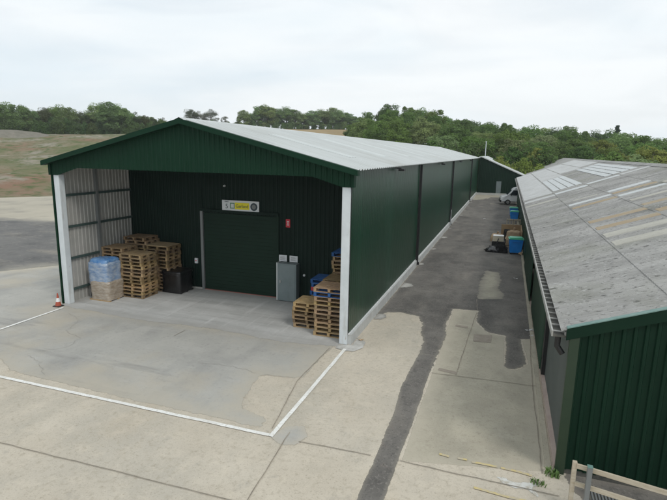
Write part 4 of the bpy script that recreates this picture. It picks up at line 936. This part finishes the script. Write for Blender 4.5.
for r, step, fr in ((102, 4.6, .30), (116, 3.5, .55), (134, 3.0, .78), (156, 2.6, .92), (182, 2.3, 1.0), (214, 2.2, 1.0)):
    az = -16.0 if r > 150 else (-15.0 if r > 110 else -9)
    while az < 27:
        a = az+rnd.uniform(-.6, .6)*step*.5; rr_ = r+rnd.uniform(-6, 6)
        x = CAM.x+rr_*math.sin(R(a)); y = CAM.y+rr_*math.cos(R(a)); zg = ground_z(x, y)
        h = max(3.5, (6.55+el_top(a)*rr_*fr-zg)*rnd.uniform(.88, 1.04)+.2)
        c = rnd.choice([G_MID, G_MID, G_MID, G_DARK, G_DARK, G_PALE, G_OLIVE])
        if r > 150: c = rnd.choice([G_MID, G_DARK, G_FAR, G_MID])
        pr = rnd.choice(P_round if r > 105 else P_bush)
        w_ = max(.9, min(1.9, 13/h)) if r > 105 else 1.
        nm = 'broadleaf tree' if r > 105 else 'bush'
        where = 'in the front of the wood behind the roofs' if r < 145 else 'at the back of the wood behind the roofs'
        put(pr, a, rr_, h, c, f'{tint_name(c)} {nm} {where}', f'{tint_name(c)} {nm}s {where}', w_)
        az += step*rnd.uniform(.8, 1.2)
put(P_cone[0], 9.8, 205, 14.9, (.05, .085, .045), 'dark narrow conifer rising above the skyline of the wood at right', None, 1.7)
# yellow-green scrub right behind the far shed
for az, r, h in ((-.6, 96, 6.5), (1.2, 100, 6.2), (2.4, 108, 7.5), (3.6, 98, 5.2)):
    put(rnd.choice(P_bush), az, r, h, G_OLIVE, 'yellow green bush behind the sloping roof of the far shed', 'yellow green bushes behind the far shed', .8)
# skyline trees on the brown field
for az, top, k, w_ in ((-34.6, .074, 0, 1.1), (-33.8, .070, 1, 1.), (-32.5, .074, 1, 1.), (-31.0, .064, 2, .9), (-29.0, .075, 0, .9), (-28.3, .070, 1, .9), (-27.2, .084, 0, 1.), (-26.4, .086, 1, 1.), (-25.5, .080, 0, 1.),
        (-24.3, .083, 1, 1.1), (-23.4, .078, 0, 1.), (-22.4, .072, 1, 1.1), (-21.3, .078, 0, 1.2), (-20.4, .080, 1, 1.1), (-19.3, .084, 0, 1.2), (-18.5, .079, 1, 1.2), (-17.4, .074, 0, 1.2), (-16.6, .068, 1, 1.2)):
    r = 298+rnd.uniform(-5, 5); x = CAM.x+r*math.sin(R(az)); y = CAM.y+r*math.cos(R(az))
    h = 6.55+top*r-ground_z(x, y)
    pr = P_round[k] if az > -30 else P_open[k]
    put(pr, az, r, h, G_FAR if az > -30 else (.12, .14, .09), 'tree standing on the skyline beyond the warehouse ridge' if az > -30 else 'thin pale tree on the skyline left of the warehouse ridge',
        'skyline trees beyond the brown field' if az > -30 else 'thin skyline trees left of the ridge', w_*1.4)
for k in range(22):
    put(P_bush[k % 2], -34+k*.85, 296, rnd.uniform(3.2, 5.6), (.16, .24, .09), 'low hedge bush along the skyline below the trees', 'hedge bushes along the far skyline', .8)
# trees on the rim of the bank, left
for az, top, k, dense in ((-58, .072, 0, 1), (-56, .070, 1, 1), (-54.4, .070, 3, 1), (-52.9, .068, 0, 1), (-51.6, .070, 1, 1), (-50.4, .069, 3, 1), (-49.3, .060, 2, 1), (-48.3, .066, 0, 0), (-47.2, .070, 1, 1), (-46.2, .067, 0, 1), (-45.2, .064, 2, 0),
        (-44.4, .052, 2, 0), (-43.6, .076, 1, 1), (-42.7, .080, 0, 1), (-41.8, .076, 1, 1), (-41.0, .070, 2, 1), (-40.1, .064, 1, 0), (-39.2, .060, 0, 0), (-38.4, .058, 2, 0), (-37.4, .056, 1, 0), (-36.6, .05, 0, 0)):
    r = 207+rnd.uniform(-4, 6); x = CAM.x+r*math.sin(R(az)); y = CAM.y+r*math.cos(R(az)); h = 6.55+top*r-ground_z(x, y)
    pr = P_round[k % 4] if dense else P_open[k % 3]
    put(pr, az, r, h, G_FAR if dense else (.10, .12, .06), 'full green tree on the rim of the quarry bank' if dense else 'thin open crowned tree on the rim of the quarry bank', 'full trees on the bank rim' if dense else 'thin trees on the bank rim', 1.15 if dense else 1.05)
for k in range(26):
    az = -58.6+k*.83; r = 214+rnd.uniform(-3, 3); x = CAM.x+r*math.sin(R(az)); y = CAM.y+r*math.cos(R(az))
    put(P_round[k % 4], az, r, max(4, 6.55+rnd.uniform(.048, .060)*r-ground_z(x, y)), (.18, .27, .10), 'lower broadleaf tree filling the gaps between the rim trees', 'second row of rim trees', 1.2)
for k in range(34):
    c = (.11, .17, .065); put(P_bush[k % 2], -59+k*.7, 203+rnd.uniform(-1, 3), rnd.uniform(3.6, 6.2), c, 'dark hedge bush along the foot of the rim trees', 'hedge bushes on the bank rim', .75)

# ------------------------------------------------------------------ the air
hz = MB().box(-950, 950, -950, 950, -3, 60).build('haze', [])
hm = bpy.data.materials.new('haze'); hm.use_nodes = True; hn = hm.node_tree; hn.nodes.remove(hn.nodes['Principled BSDF'])
pv = hn.nodes.new('ShaderNodeVolumePrincipled'); pv.inputs['Color'].default_value = (.93, .97, 1, 1); pv.inputs['Density'].default_value = .00028
hn.links.new(pv.outputs[0], hn.nodes['Material Output'].inputs['Volume']); hz.data.materials.append(hm); hz['kind'] = 'stuff'
